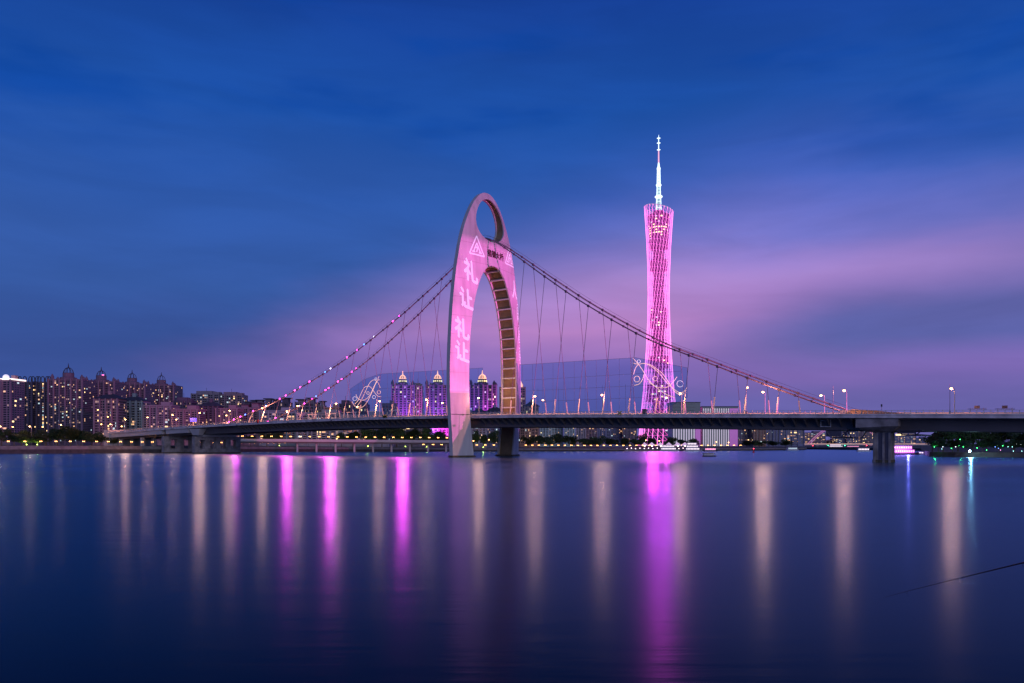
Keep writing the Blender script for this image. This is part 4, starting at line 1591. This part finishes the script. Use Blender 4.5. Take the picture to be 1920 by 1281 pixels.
for i, (a, c, yt, Yd, lab) in enumerate(lit):
    th_, f_, wd, dp, H_ = building(lab, a, c, yt, Yd, W_MAUVE if i < 2 else W_DARK, 24, 9, 0.13, crown='dome', pil=5, group='towers with lit domes', dome_lit=True, sidew=W_MAUVE)
    if i < 3:
        for j, (fx, cc) in enumerate(((-0.35, (0.35, 0.2, 1.0)), (0.0, (0.8, 0.05, 0.9)), (0.38, (0.9, 0.04, 0.7)))):
            spot('facade_wash', f_.p(wd * fx, -dp / 2 - 22, 2), f_.p(wd * fx, -dp / 2, H_ * 0.55), 300000, cc, R(80), 1.0, 0.6)
building('purple lit annex tower with small glowing crown right of the first lit dome', 776, 792, 724, 935, W_BROWN, 24, 4, 0.10, crown='step', pil=2)
_, f_, wd, dp, H_ = building('tower with two glowing roof crowns behind the ladder side of the arch', 936, 986, 726, 960, W_BROWN, 24, 8, 0.12, crown='step', pil=4)
for fx in (-0.28, 0.30):
    MB().lathe(f_.p(wd * fx, -dp * 0.35, 0), [(3.0, H_), (3.2, H_ + 3), (2.0, H_ + 5), (0.3, H_ + 9)], 8).build('lit_crown', M['dome_on'], _)
pale = [(846, 884, 771, 800, W_PALE, 'flat', 'pale low block behind the near pylon leg'),
        (884, 912, 775, 760, W_PALE, 'hip', 'pale gabled block at left inside the pylon arch'),
        (912, 944, 772, 780, W_BLUE, 'hip', 'blue-roofed pale block at right inside the pylon arch'),
        (983, 1010, 762, 830, W_BROWN, 'hip', 'brown hip-roofed block under a street lamp right of the pylon')]
for a, c, yt, Yd, wl, cr, lab in pale:
    building(lab, a, c, yt, Yd, wl, 12, 7, 0.16, crown=cr, pil=3)
# --- far side seen under the deck
under = [(745, 800, 790, 850, W_GREY, 0.2, 'grey block seen under the deck left of the near pylon leg'),
         (985, 1012, 788, 1000, W_ROSE, 0.16, 'rose block under the deck beside the far pylon leg'),
         (1012, 1034, 786, 1050, W_MINT, 0.12, 'mint green block under the deck, first right of the rose block'),
         (1034, 1056, 785, 1060, W_MINT, 0.10, 'mint green block under the deck with dark gap on its right'),
         (1058, 1078, 786, 1040, W_MINT, 0.12, 'mint green block under the deck, third from the pylon'),
         (1080, 1098, 786, 1040, W_PALE, 0.10, 'pale striped block under the deck before the pink block'),
         (1098, 1120, 787, 1060, W_ROSE, 0.14, 'pink block under the deck between pale and blue blocks'),
         (1120, 1136, 787, 1060, W_BLUE, 0.14, 'blue block under the deck right of the pink block'),
         (1136, 1168, 786, 1100, W_BLUE, 0.14, 'wide dark blue block under the deck behind the white canopy'),
         (1168, 1194, 787, 1080, W_MAUVE, 0.18, 'mauve block under the deck just left of the lattice tower foot'),
         (1388, 1412, 783, 1120, W_GREY, 0.10, 'grey block under the deck right of the lilac-lit end wall'),
         (1412, 1436, 784, 1100, W_BROWN, 0.12, 'brown block under the deck with warm lit edge'),
         (1436, 1462, 790, 1150, W_BLUE, 0.14, 'blue block under the deck, left of the window-speckled block'),
         (1462, 1508, 786, 1180, W_BLUE, 0.28, 'window-speckled wide blue block under the right half of deck'),
         (1508, 1548, 812, 1750, W_MAUVE, 0.30, 'far mauve block at left foot of the pink arch bridge'),
         (1548, 1572, 826, 1800, W_ROSE, 0.12, 'low far rose block under the pink arch'),
         (1566, 1590, 808, 1780, W_BLUE, 0.34, 'far blue block under the maintenance gantry, left one'),
         (1588, 1608, 801, 1770, W_BLUE, 0.34, 'far blue block right of the maintenance gantry'),
         (1608, 1640, 808, 1800, W_MAUVE, 0.20, 'far mauve block touching the river pier'),
         (1668, 1690, 822, 1900, W_BLUE, 0.2, 'far low blue block right of the river pier'),
         (1676, 1718, 818, 1850, W_BLUE, 0.3, 'far block with three bright roof signs beyond the pink boat'),
         (1716, 1740, 822, 1950, W_BLUE, 0.12, 'far dim blue block left of the park trees')]
for a, c, yt, Yd, wl, lt, lab in under:
    th_, f_, wd, dp, H_ = building(lab, a, c, yt, Yd, wl, 16, 6, lt, crown='flat', pil=3, gz=2.2)
    if 'roof signs' in lab:
        for q in (-0.3, 0.0, 0.3):
            MB().box(f_.p(wd * q, -dp / 2, H_ + 3.4), (wd * 0.12, 0.6, 1.8), f_.ax).build('roof_sign', M['win_yel'], th_)
# glassy cultural block and the striped block with its lit end wall
def striped(label, px0, px1, ytop, Yd, n, wall, y_lo, endw=0.0):
    x0, x1 = (px0 - 960) / F * Yd, (px1 - 960) / F * Yd
    wd = x1 - x0
    dp = 40.0
    base = Vector(((x0 + x1) / 2, Yd + dp / 2, 2.2))
    H_ = CH + (HZ - ytop) / F * Yd - 2.2
    th_ = thing('glass_hall', label, 'building', base, 'large glass halls behind the deck')
    f_ = Frame(base, 0)
    MB().box(f_.p(0, 0, H_ / 2), (wd / 2, dp / 2, H_ / 2), f_.ax).build('wall', wall, th_)
    wl_ = wd * (1 - endw)
    zt = CH + (HZ - y_lo) / F * Yd - 2.2
    for i in range(n):
        xc = -wd / 2 + wl_ * (i + 0.5) / n
        MB().box(f_.p(xc, -dp / 2 - 0.4, zt / 2), (wl_ / n * 0.24, 0.4, zt / 2), f_.ax).build('lit_fin', M['stripe'], th_, fix=False)
    if endw:
        MB().box(f_.p(wd / 2 - wd * endw / 2, -dp / 2 - 0.7, zt / 2), (wd * endw / 2, 0.5, zt / 2), f_.ax).build('end_wall', M['lilac'], th_)
    for z in np.arange(6, H_, 5.2):
        MB().box(f_.p(-wd * endw / 2, -dp / 2 - 0.1, z), (wl_ / 2, 0.15, 0.18), f_.ax).build('floor_edge', M['roofd'], th_, fix=False)
    MB().box(f_.p(0, 0, H_ + 0.5), (wd / 2 + 0.6, dp / 2 + 0.6, 0.5), f_.ax).build('roof_edge', M['roofd'], th_, fix=False)
    return th_, f_, wd, H_


striped('dark teal glass hall with white lit fins right of the lattice tower', 1261, 1313, 755, 1250, 9, M['tealg'], 797, 0.18)
striped('wide hall with lit stripes and lilac-lit end wall right of the teal hall', 1317, 1384, 763, 1300, 12, M['tealg'], 766, 0.24)
# low white canopy hall before the lattice tower
cn = MB()
c0 = at(1152, 832, 900)
c0.z = 2.2
vs_, fs_ = [], []
for j in range(9):
    a = math.pi * j / 8
    for q in (0, 1):
        vs_.append(c0 + Vector((-math.cos(a) * 18, q * 20, 6 + 7 * math.sin(a) * (0.6 + 0.4 * math.cos(a / 2)))))
for j in range(8):
    fs_.append((2 * j, 2 * j + 1, 2 * j + 3, 2 * j + 2))
th_ = thing('canopy_hall', 'low white curved canopy above the trees left of tower foot', 'building', c0)
cn.add(vs_, fs_).build('curved_roof', M['white'], th_, fix=False)
MB().box(c0 + Vector((0, 12, 3)), (17, 6, 3.2)).build('wall', W_BLUE, th_)

# ------------------------------------------------------------------ low riverside bridge
lb0, lb1 = at(445, 832, 585), at(860, 832, 618)
lb0.z, lb1.z = 8.7, 7.6
ld_ = (lb1 - lb0).normalized()
ln_ = Vector((-ld_.y, ld_.x, 0)).normalized()
lbx = (ld_, ln_, ld_.cross(ln_))
lowb = thing('riverside_bridge', 'low concrete road bridge along the far bank behind suspension deck', 'bridge', Vector((lb0.x, lb0.y, 0)))
Lb = (lb1 - lb0).length
mid_ = (lb0 + lb1) / 2
MB().box(mid_, (Lb / 2, 4.5, 0.5), lbx).build('deck_slab', M['concrete'], lowb)
MB().box(mid_ - UP * 1.1, (Lb / 2, 3.0, 0.6), lbx).build('girder', M['girder'], lowb)
for sg in (-1, 1):
    MB().box(mid_ + ln_ * (4.3 * sg) + UP * 1.0, (Lb / 2, 0.12, 0.5), lbx).build('parapet', M['concrete'], lowb)
for k in range(9):
    p = lb0 + ld_ * (Lb * (0.26 + 0.085 * k)) - UP * 1.6
    MB().tube([Vector((p.x, p.y, -2)), Vector((p.x, p.y, p.z))], 0.8, 10).build('pier', M['concrete'], lowb)

# ------------------------------------------------------------------ bank lamps
lp0 = thing('promenade_lamp', 'x', 'lamp', (0, 0, 0), 'promenade lamps along the far bank')
MB().tube([(0, 0, 0), (0, 0, 2.7)], [0.09, 0.06], 6).build('pole', M['steel'], lp0)
MB().box((0, 0, 2.75), (0.5, 0.05, 0.05)).build('arm', M['steel'], lp0)
for sx_ in (-0.5, 0.5):
    MB().ball((sx_, 0, 3.0), 0.24, 8, 5).build('globe', M['lampp'], lp0, fix=False)
first = True


def plamp(px, Yd, dzv, label, group):
    global first
    x = (px - 960) / F * Yd
    loc = Vector((x, Yd, dzv))
    if first:
        first = False
        lp0.location = loc
        lp0['label'] = label
        lp0['group'] = group
    else:
        dup(lp0, loc, label, group)


sx_s = [p[0] / p[1] * F + 960 for p in SH[1:12]]
sy_s = [p[1] for p in SH[1:12]]


def shore_Y(px):
    return interp(sx_s, sy_s, px)


bank_px = [15.5, 46.7, 76.7, 105, 131.7, 156.7, 181, 203, 226, 246.7, 266.7, 286, 310, 339, 355, 378, 401, 415, 441, 454.5, 467, 478, 490, 502, 513, 524, 534]
for i, px in enumerate(bank_px):
    Yd = shore_Y(px) + 7
    plamp(px, Yd, ground_z((px - 960) / F * Yd, Yd), 'twin globe promenade lamp on the left bank, %s from the photo edge' % ordn(i), 'promenade lamps on the left bank')
far_px = [794, 812, 828, 845, 894, 910, 926] + [986 + 12.2 * k for k in range(34)]
for i, px in enumerate(far_px):
    Yd = shore_Y(px) + 6
    plamp(px, Yd, ground_z((px - 960) / F * Yd, Yd) - 0.2, 'twin globe promenade lamp on the far bank under the deck, %s from the left' % ordn(i), 'promenade lamps on the far bank')
for i in range(24):
    k = (i + 0.6) / 24
    p = lb0.lerp(lb1, k) - ln_ * 4.0 + UP * 0.5
    dup(lp0, p, 'twin globe lamp on the low riverside bridge, %s from its left end' % ordn(i), 'lamps on the low riverside bridge')
# taller road lamps on the left bank and waterfront
tl = [(4, 800, 540), (27, 801, 545), (59, 800, 545), (83, 801, 560), (117, 797, 570), (193, 796, 560), (210, 796, 575), (186, 769, 640), (205, 782, 600), (231, 800, 560),
      (1075, 826, 700), (1213, 826, 705), (1238, 827, 705), (1345, 829, 720), (1368, 830, 720), (882, 818, 660), (890, 827, 655), (919, 825, 660), (686, 806, 690)]
for i, (px, py, Yd) in enumerate(tl):
    x = (px - 960) / F * Yd
    gz = ground_z(x, Yd)
    topz = CH + (HZ - py) / F * Yd
    th_ = thing('road_lamp', 'tall road lamp with glowing head among bank trees, %s counted from the left bank' % ordn(i), 'street lamp', (x, Yd, gz), 'road lamps behind the bank')
    MB().tube([(x, Yd, gz), (x, Yd, topz)], [0.14, 0.07], 6).build('pole', M['steel'], th_)
    MB().tube([(x, Yd, topz), (x - 0.9, Yd - 0.3, topz + 0.25)], 0.05, 5).build('arm', M['steel'], th_)
    MB().ball((x - 1.0, Yd - 0.3, topz + 0.1), 0.48, 8, 5, 0.7).build('lamp_glass', M['lampp'], th_, fix=False)
    lamp_light('road_lamp_light', (x - 1.0, Yd - 0.9, topz - 0.4), 6000, (1.0, 0.40, 0.24)) if px in (4, 59, 117, 210) else None
# bright white floodlight on the park wall
q = at(1818, 846, 366)
th_ = thing('wall_floodlight', 'brilliant white floodlight on the right park bank', 'flood light', (q.x, q.y, 2.4))
MB().box((q.x, q.y + 0.2, 2.75), (0.4, 0.2, 0.35)).build('housing', M['steel'], th_)
MB().ball((q.x, q.y - 0.15, q.z), 0.42, 8, 5).build('lamp_glass', M['lampwhite'], th_, fix=False)
lamp_light('wall_floodlight_glow', (q.x, q.y - 1.2, q.z), 5500, (0.45, 0.85, 1.0), 0.2)

# ------------------------------------------------------------------ trees
def crown_mesh(name, seed, n_leaf, flat, m):
    rr = random.Random(seed)
    lobes = []
    for i in range(11):
        a = rr.uniform(0, 2 * math.pi)
        d_ = rr.uniform(0.1, 0.62)
        lobes.append((Vector((d_ * math.cos(a), d_ * math.sin(a), rr.uniform(-0.35, 0.55) * flat)), rr.uniform(0.26, 0.46)))
    vs_, fs_ = [], []
    for i in range(n_leaf):
        c_, r_ = rr.choice(lobes)
        v = Vector((rr.gauss(0, 1), rr.gauss(0, 1), rr.gauss(0, 1))).normalized()
        p = c_ + Vector((v.x, v.y, v.z * 0.8)) * r_ * rr.uniform(0.55, 1.12)
        e1 = Vector((rr.gauss(0, 1), rr.gauss(0, 1), rr.gauss(0, 0.7))).normalized()
        e2 = e1.orthogonal().normalized()
        L = rr.uniform(0.04, 0.085)
        o_ = len(vs_)
        vs_ += [p - e1 * L, p + e2 * L * 0.55, p + e1 * L, p - e2 * L * 0.55]
        fs_.append((o_, o_ + 1, o_ + 2, o_ + 3))
    me_ = bpy.data.meshes.new(name)
    me_.from_pydata([tuple(v) for v in vs_], [], fs_)
    me_.materials.append(m)
    return me_


crowns = [crown_mesh('crown', 11 + i, 2600, fl_, M['leaf1'] if i % 2 else M['leaf2']) for i, fl_ in enumerate((1.0, 0.8, 1.1, 0.7))]
tmb = MB()
tmb.tube([(0, 0, -0.3), (0.01, 0, 0.45), (0.0, 0.02, 1.0)], [0.055, 0.042, 0.02], 7)
for k in range(5):
    a = k * 1.3
    tmb.tube([(0, 0, 0.5 + 0.06 * k), (0.2 * math.cos(a), 0.2 * math.sin(a), 0.8 + 0.05 * k), (0.38 * math.cos(a), 0.38 * math.sin(a), 0.98 + 0.05 * k)], [0.026, 0.016, 0.006], 5)
trunk_me = bpy.data.meshes.new('trunk')
trunk_me.from_pydata([tuple(v) for v in tmb.v], [], tmb.f)
trunk_me.materials.append(M['bark'])
ti = 0


def tree(px, ytop, Yd, wpx, label, group, gz=None, var=None):
    """tree whose crown top shows at ytop and whose crown is wpx wide"""
    global ti
    x = (px - 960) / F * Yd
    g_ = ground_z(x, Yd) if gz is None else gz
    Ht = CH + (HZ - ytop) / F * Yd - g_
    rw = wpx / F * Yd / 2
    th_ = thing('tree', label, 'tree', (x, Yd, g_), group)
    t_ = link('trunk', trunk_me, th_)
    t_.scale = (Ht * 0.55, Ht * 0.55, Ht * 0.55)
    c_ = link('crown', crowns[(ti if var is None else var) % 4], th_)
    c_.location = (0, 0, Ht * 0.60)
    c_.scale = (rw * 1.25, rw * 1.25, Ht * 0.56)
    c_.rotation_euler = (0, 0, ti * 1.7)
    ti += 1
    return th_


lt = [(2, 804, 520, 34), (26, 812, 522, 24), (48, 816, 520, 34), (70, 818, 520, 30), (86, 806, 530, 34), (108, 800, 534, 38), (132, 802, 530, 40), (152, 806, 536, 34), (172, 810, 534, 36),
      (190, 815, 540, 26), (212, 822, 545, 22), (40, 806, 560, 40), (-20, 808, 520, 40)]
for i, (px, yt, Yd, wp) in enumerate(lt):
    tree(px, yt, Yd, wp, 'leafy bank tree left of the bridge abutment, %s planted' % ordn(i), 'trees on the left bank')
lt = sorted([(640, 812, 665, 26), (662, 806, 668, 30), (690, 804, 668, 34), (716, 800, 672, 36), (744, 798, 672, 38), (772, 800, 672, 36), (800, 803, 670, 34), (826, 806, 670, 30), (500, 812, 650, 26),
             (520, 806, 655, 28), (470, 814, 650, 22)])
for i, (px, yt, Yd, wp) in enumerate(lt):
    tree(px, yt, Yd, wp, 'tree behind the low riverside bridge, %s from the left' % ordn(i), 'trees behind the low bridge')
lt = sorted([(888, 808, 665, 22), (906, 812, 665, 20), (926, 810, 668, 24), (944, 814, 668, 20), (990, 818, 675, 26), (1010, 814, 676, 26), (1030, 818, 676, 28), (1050, 812, 678, 30), (1072, 818, 680, 26),
             (1096, 820, 682, 30), (1120, 819, 684, 32), (1146, 821, 686, 30), (1170, 822, 688, 28), (1192, 821, 690, 26), (1204, 816, 720, 22), (1222, 820, 720, 20), (1258, 820, 730, 24), (1280, 822, 735, 24),
             (1300, 824, 740, 24), (1400, 826, 760, 26), (1424, 826, 770, 28), (1450, 825, 780, 28), (1474, 825, 785, 24)])
for i, (px, yt, Yd, wp) in enumerate(lt):
    tree(px, yt, Yd, wp, 'dark tree on the far bank seen under the deck, %s from the pylon' % ordn(i), 'trees on the far bank')
lt = sorted([(1748, 812, 400, 34), (1768, 803, 402, 44), (1796, 800, 404, 46), (1824, 802, 402, 44), (1850, 800, 402, 46), (1876, 803, 400, 44), (1902, 801, 396, 46), (1930, 803, 392, 44),
             (1760, 822, 390, 30), (1786, 824, 386, 32), (1812, 826, 384, 30), (1842, 824, 382, 34), (1872, 826, 380, 32), (1900, 824, 376, 34), (1926, 824, 374, 34)])
for i, (px, yt, Yd, wp) in enumerate(lt):
    tree(px, yt, Yd, wp, 'park tree on the right bank, %s from the boats' % ordn(i), 'park trees on the right bank', gz=2.3, var=1 + 2 * (i % 2))


def park_light(px, py, Yd, c, power, label, em='lampcool', r_=0.16):
    q = at(px, py, Yd)
    th_ = thing('park_light', label, 'lamp', (q.x, q.y, 2.3), 'coloured lights in the park')
    MB().tube([(q.x, q.y, 2.2), (q.x, q.y, q.z)], 0.05, 5).build('stake', M['steel'], th_)
    MB().ball(q, r_, 6, 4).build('lamp_glass', glowmat('park_%s' % str(c), c, power), th_, fix=False)
    if power > 10 and px in (1752, 1800, 1844):
        lamp_light('park_light_glow', q + UP * 0.5 - Vector((0, 0.6, 0)), 220, c, 0.2)
    return th_


G, CY, BL, WH, PK = (0.05, 1.0, 0.2), (0.4, 1.0, 0.95), (0.15, 0.3, 1.0), (0.9, 0.95, 1.0), (1.0, 0.3, 0.7)
pl = [(1752, 838, 388, G), (1766, 842, 384, CY), (1758, 830, 394, G), (1798, 836, 384, G), (1800, 824, 392, G), (1806, 838, 382, G), (1768, 838, 383, WH), (1792, 838, 381, WH), (1784, 841, 380, G),
      (1866, 838, 374, BL), (1872, 841, 373, BL), (1876, 844, 372, PK), (1880, 836, 376, G), (1896, 830, 376, CY), (1898, 838, 374, CY), (1900, 846, 370, CY), (1906, 834, 374, WH), (1914, 834, 374, WH),
      (1850, 844, 374, G), (1832, 840, 376, G), (1890, 838, 375, CY), (1916, 846, 370, CY), (1820, 806, 398, CY), (1776, 832, 390, G), (1844, 830, 384, G)]
for i, (px, py, Yd, c) in enumerate(pl):
    cn_ = {G: 'green', CY: 'cyan', BL: 'blue', WH: 'white', PK: 'pink'}[c]
    park_light(px, py, Yd, c, 14 if c is G else 8, 'small %s light among the park trees, %s of the scattered lights' % (cn_, ordn(i)), r_=0.15 if c is G else 0.13)
# green floods under some left and middle trees
for px, Yd, ww in ((50, 519, 'left bank'), (70, 519, 'left bank beside the dark grove'), (524, 640, 'bank behind the left wall pier'), (690, 655, 'bank behind the low bridge'), (760, 655, 'bank behind the low bridge near the pylon'),
                   (800, 655, 'bank nearest the pylon leg'), (906, 650, 'bank inside the pylon arch')):
    x = (px - 960) / F * Yd
    gz = ground_z(x, Yd)
    th_ = thing('tree_uplight', 'small garden light glowing below trees on the %s' % ww, 'lamp', (x, Yd, gz), 'garden lights under trees')
    MB().tube([(x, Yd, gz), (x, Yd, gz + 0.7)], 0.06, 5).build('stake', M['steel'], th_)
    MB().ball((x, Yd, gz + 0.9), 0.28, 6, 4).build('lamp_glass', glowmat('garden_light', (0.7, 1.0, 0.12), 12), th_, fix=False)
    lamp_light('tree_uplight_glow', (x, Yd - 0.8, gz + 1.4), 700, (0.75, 1.0, 0.15), 0.2)

# ------------------------------------------------------------------ boats and dock
def boat(px, Yd, length, decks, hull_m, light_m, label, rz=0.0, beam=None, light_rows=True, name='boat', wallm=None):
    x = (px - 960) / F * Yd
    base = Vector((x, Yd, 0))
    th_ = thing(name, label, 'boat', base, 'boats on the river')
    f_ = Frame(base, rz)
    bm_ = beam or length * 0.24
    L = length / 2
    hv, hf = [], []
    st = [(-1.0, 0.80, 0.0), (-0.6, 1.0, 0.0), (0.2, 1.0, 0.0), (0.7, 0.7, 0.1), (1.0, 0.06, 0.35)]
    for sx_, wf, rise in st:
        for u_, z_ in ((-0.5, 1.0 + rise), (-0.36, -0.4), (0.36, -0.4), (0.5, 1.0 + rise)):
            hv.append(f_.p(sx_ * L, u_ * bm_ * wf * 1.0, z_ * length * 0.055 + 0.1))
    for i in range(4):
        for j in range(4):
            j2 = (j + 1) % 4
            hf.append((i * 4 + j, i * 4 + j2, i * 4 + 4 + j2, i * 4 + 4 + j))
    hf += [(0, 1, 2, 3), (16, 17, 18, 19)]
    MB().add(hv, hf).build('hull', hull_m, th_)
    z = length * 0.055 + 0.1
    dh = 2.0 if length > 10 else 1.1
    for d_ in range(decks):
        l0, l1 = -0.86 + 0.08 * d_, 0.62 - 0.16 * d_
        cab = MB().box(f_.p((l0 + l1) / 2 * L, 0, z + dh / 2), ((l1 - l0) / 2 * L, bm_ * (0.42 - 0.04 * d_), dh / 2), f_.ax).build('cabin', wallm or M['hullw'], th_)
        if light_rows:
            nw = max(3, int((l1 - l0) * L / 1.2))
            for i in range(nw):
                xc = l0 * L + (l1 - l0) * L * (i + 0.5) / nw
                MB().box(f_.p(xc, -bm_ * (0.42 - 0.04 * d_) - 0.04, z + dh * 0.55), ((l1 - l0) * L / nw * 0.30, 0.03, dh * 0.24), f_.ax).build('lit_window', light_m, cab, fix=False)
        MB().box(f_.p((l0 + l1) / 2 * L, 0, z + dh + 0.07), ((l1 - l0) / 2 * L + 0.4, bm_ * 0.47, 0.09), f_.ax).build('roof', hull_m if hull_m is not M['hulld'] else M['steel'], th_)
        z += dh + 0.16
    MB().tube([f_.p(-0.1 * L, 0, z), f_.p(-0.1 * L, 0, z + length * 0.12)], 0.07, 5).build('mast', M['steel'], th_)
    return th_


boat(1300, 662, 15.5, 3, M['hullw'], M['boatlit'], 'brightly lit white cruise boat moored right of the lattice tower foot', 0.05)
boat(1255, 668, 17, 2, M['hullw'], M['boatlit'], 'lit white boat moored at the dock left of the brightest boat', 0.0)
boat(1333, 655, 12, 1, M['hulld'], M['boatpink'], 'small pink lit boat right of the brightest cruise boat', 0.0)
boat(1695, 452, 17, 2, M['hulld'], M['boatpink'], 'pink lit floating restaurant boat right of the river pier', 0.0, wallm=mat('pink_boat_wall', (0.5, 0.2, 0.3), 0.6, 0.0, emit=(1.0, 0.10, 0.30), estr=0.28))
boat(1733, 455, 9, 1, M['hullw'], M['lampcool'] if False else M['boatlit'], 'white boat moored at the tip of the park bank', 0.1)
boat(1330, 390, 7, 1, M['hulld'], M['boatpink'], 'small dark boat with red light crossing below the lattice tower', 0.0, light_rows=False)
boat(1486, 735, 14, 1, M['hullw'], M['win_cool'], 'pale ferry lying at the bank end below the speckled block', 0.35)
boat(1620, 640, 12, 1, M['hullw'], M['boatlit'], 'white launch just left of the river pier', 0.0)
boat(1568, 1050, 24, 2, M['hullw'], M['boatlit'], 'far lit ferry under the pink arch bridge', 0.0)
boat(1600, 1080, 22, 1, M['hullw'], M['boatpink'], 'far pink lit boat left of the white launch', 0.0)
q = Vector(((1413 - 960) / F * 560, 560, 0))
th_ = thing('buoy', 'red channel buoy on the water under the right half of deck', 'buoy', q)
MB().lathe(q, [(0.9, -0.3), (0.9, 0.5), (0.35, 1.0), (0.3, 2.6)], 10).build('float', M['red'], th_)
MB().ball(q + UP * 2.9, 0.3, 8, 5).build('lamp_glass', M['c_red'], th_, fix=False)
lamp_light('boat_light_glow', ((1690 - 960) / F * 452, 452 - 8.0, 3.2), 9000, (0.35, 0.22, 1.0), 0.3)
# floating dock with lit tents
dk = at(1235, 832, 672)
dk.z = 0
th_ = thing('floating_dock', 'long lit floating dock at the foot of the lattice tower', 'dock', dk)
MB().box(dk + UP * 0.5, (30, 3.5, 0.7)).build('pontoon', M['bank'], th_)
for i in range(16):
    xq = dk.x - 28 + 56 * i / 15
    MB().ball((xq, dk.y - 3.2, 2.2 + 0.4 * (i % 2)), 0.26, 6, 4).build('dock_light', glowmat('dock_light', (1.0, 0.70, 0.78), 10), th_, fix=False)
    MB().tube([(xq, dk.y - 3.2, 1.1), (xq, dk.y - 3.2, 2.1 + 0.4 * (i % 2))], 0.06, 4).build('light_post', M['steel'], th_)
for i, px in enumerate((1208, 1222, 1238, 1254, 1270, 1284)):
    c_ = at(px, 832, 692)
    c_.z = 2.2
    th_ = thing('event_tent', 'white peaked tent on the lit quay, %s from the left' % ordn(i), 'tent', c_, 'tents on the quay')
    MB().add([c_ + Vector(v) for v in ((-3, -3, 2.6), (3, -3, 2.6), (3, 3, 2.6), (-3, 3, 2.6), (0, 0, 5.6))], [(0, 1, 4), (1, 2, 4), (2, 3, 4), (3, 0, 4)]).build(
        'tent_roof', mat('tent_cloth', (0.8, 0.75, 0.8), 0.8, 0.0, emit=(1.0, 0.6, 0.9), estr=0.45), th_)
    for dx in (-2.9, 2.9):
        MB().tube([c_ + Vector((dx, -2.9, 0)), c_ + Vector((dx, -2.9, 2.6))], 0.06, 5).build('tent_pole', M['white'], th_)
    MB().ball(c_ + Vector((0, -2, 2.2)), 0.5, 8, 5).build('tent_lamp', glowmat('tent_lamp', (1.0, 0.8, 0.7), 8), th_, fix=False)

# ------------------------------------------------------------------ distant arch bridge
fbY = 1480
fb = thing('distant_arch_bridge', 'distant low bridge with pink lit arch seen under the right deck', 'bridge', at(1575, 832, fbY) * 1.0)
x0, x1 = (1490 - 960) / F * fbY, (1760 - 960) / F * fbY
MB().box(((x0 + x1) / 2, fbY, 4.6), ((x1 - x0) / 2, 8, 1.0)).build('deck_slab', M['concrete'], fb)
MB().box(((x0 + x1) / 2, fbY - 8.2, 6.0), ((x1 - x0) / 2, 0.2, 0.35)).build('light_band', glowmat('bridge_band', (1.0, 0.5, 0.35), 0.9), fb)
xa, xb = (1515 - 960) / F * fbY, (1660 - 960) / F * fbY
for dy in (-6, 6):
    pp = [Vector((xa + (xb - xa) * k / 20, fbY + dy, 4 + 42 * (1 - (2 * k / 20 - 1) ** 2))) for k in range(21)]
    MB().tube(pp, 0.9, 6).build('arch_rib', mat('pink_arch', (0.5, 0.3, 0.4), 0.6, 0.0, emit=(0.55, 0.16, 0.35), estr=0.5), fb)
for k in range(1, 20):
    xh = xa + (xb - xa) * k / 20
    MB().tube([(xh, fbY - 6, 5.5), (xh, fbY - 6, 4 + 42 * (1 - (2 * k / 20 - 1) ** 2))], 0.2, 4).build('hanger', M['steel'], fb)
for px in (1530, 1575, 1630, 1690):
    xh = (px - 960) / F * fbY
    MB().box((xh, fbY, 1.0), (2.2, 7, 3.4)).build('pier', M['concrete'], fb)
for px, mk in ((1553, 'c_grn'), (1524, 'c_red'), (1584, 'c_grn'), (1625, 'c_red')):
    MB().ball(at(px, 836, fbY - 12), 1.0, 6, 4).build('channel_light', M[mk], fb, fix=False)

# ------------------------------------------------------------------ fishing rod at the lower right
fr0 = Vector((4.6, 3.9, 6.5 - 0.42))
p_r = [at(2050, 1022, 3.9), at(1920, 1055, 4.6), at(1800, 1084, 5.4), at(1700, 1109, 6.3), at(1655, 1121, 6.9)]
th_ = thing('fishing_rod', 'thin dark fishing rod reaching in over the water at lower right', 'fishing rod', p_r[0])
MB().tube(p_r, [0.0055, 0.0045, 0.003, 0.0016, 0.0008], 6).build('rod_blank', M['seam'], th_)
for i, k in enumerate((1, 2, 3)):
    q = p_r[k]
    pp = [q + Vector((0.0, 0.012 * math.cos(a), -0.016 + 0.012 * math.sin(a))) for a in np.linspace(0, 2 * math.pi, 9)]
    MB().tube(pp, 0.0015, 4, cap=False).build('line_guide', M['steel'], th_)
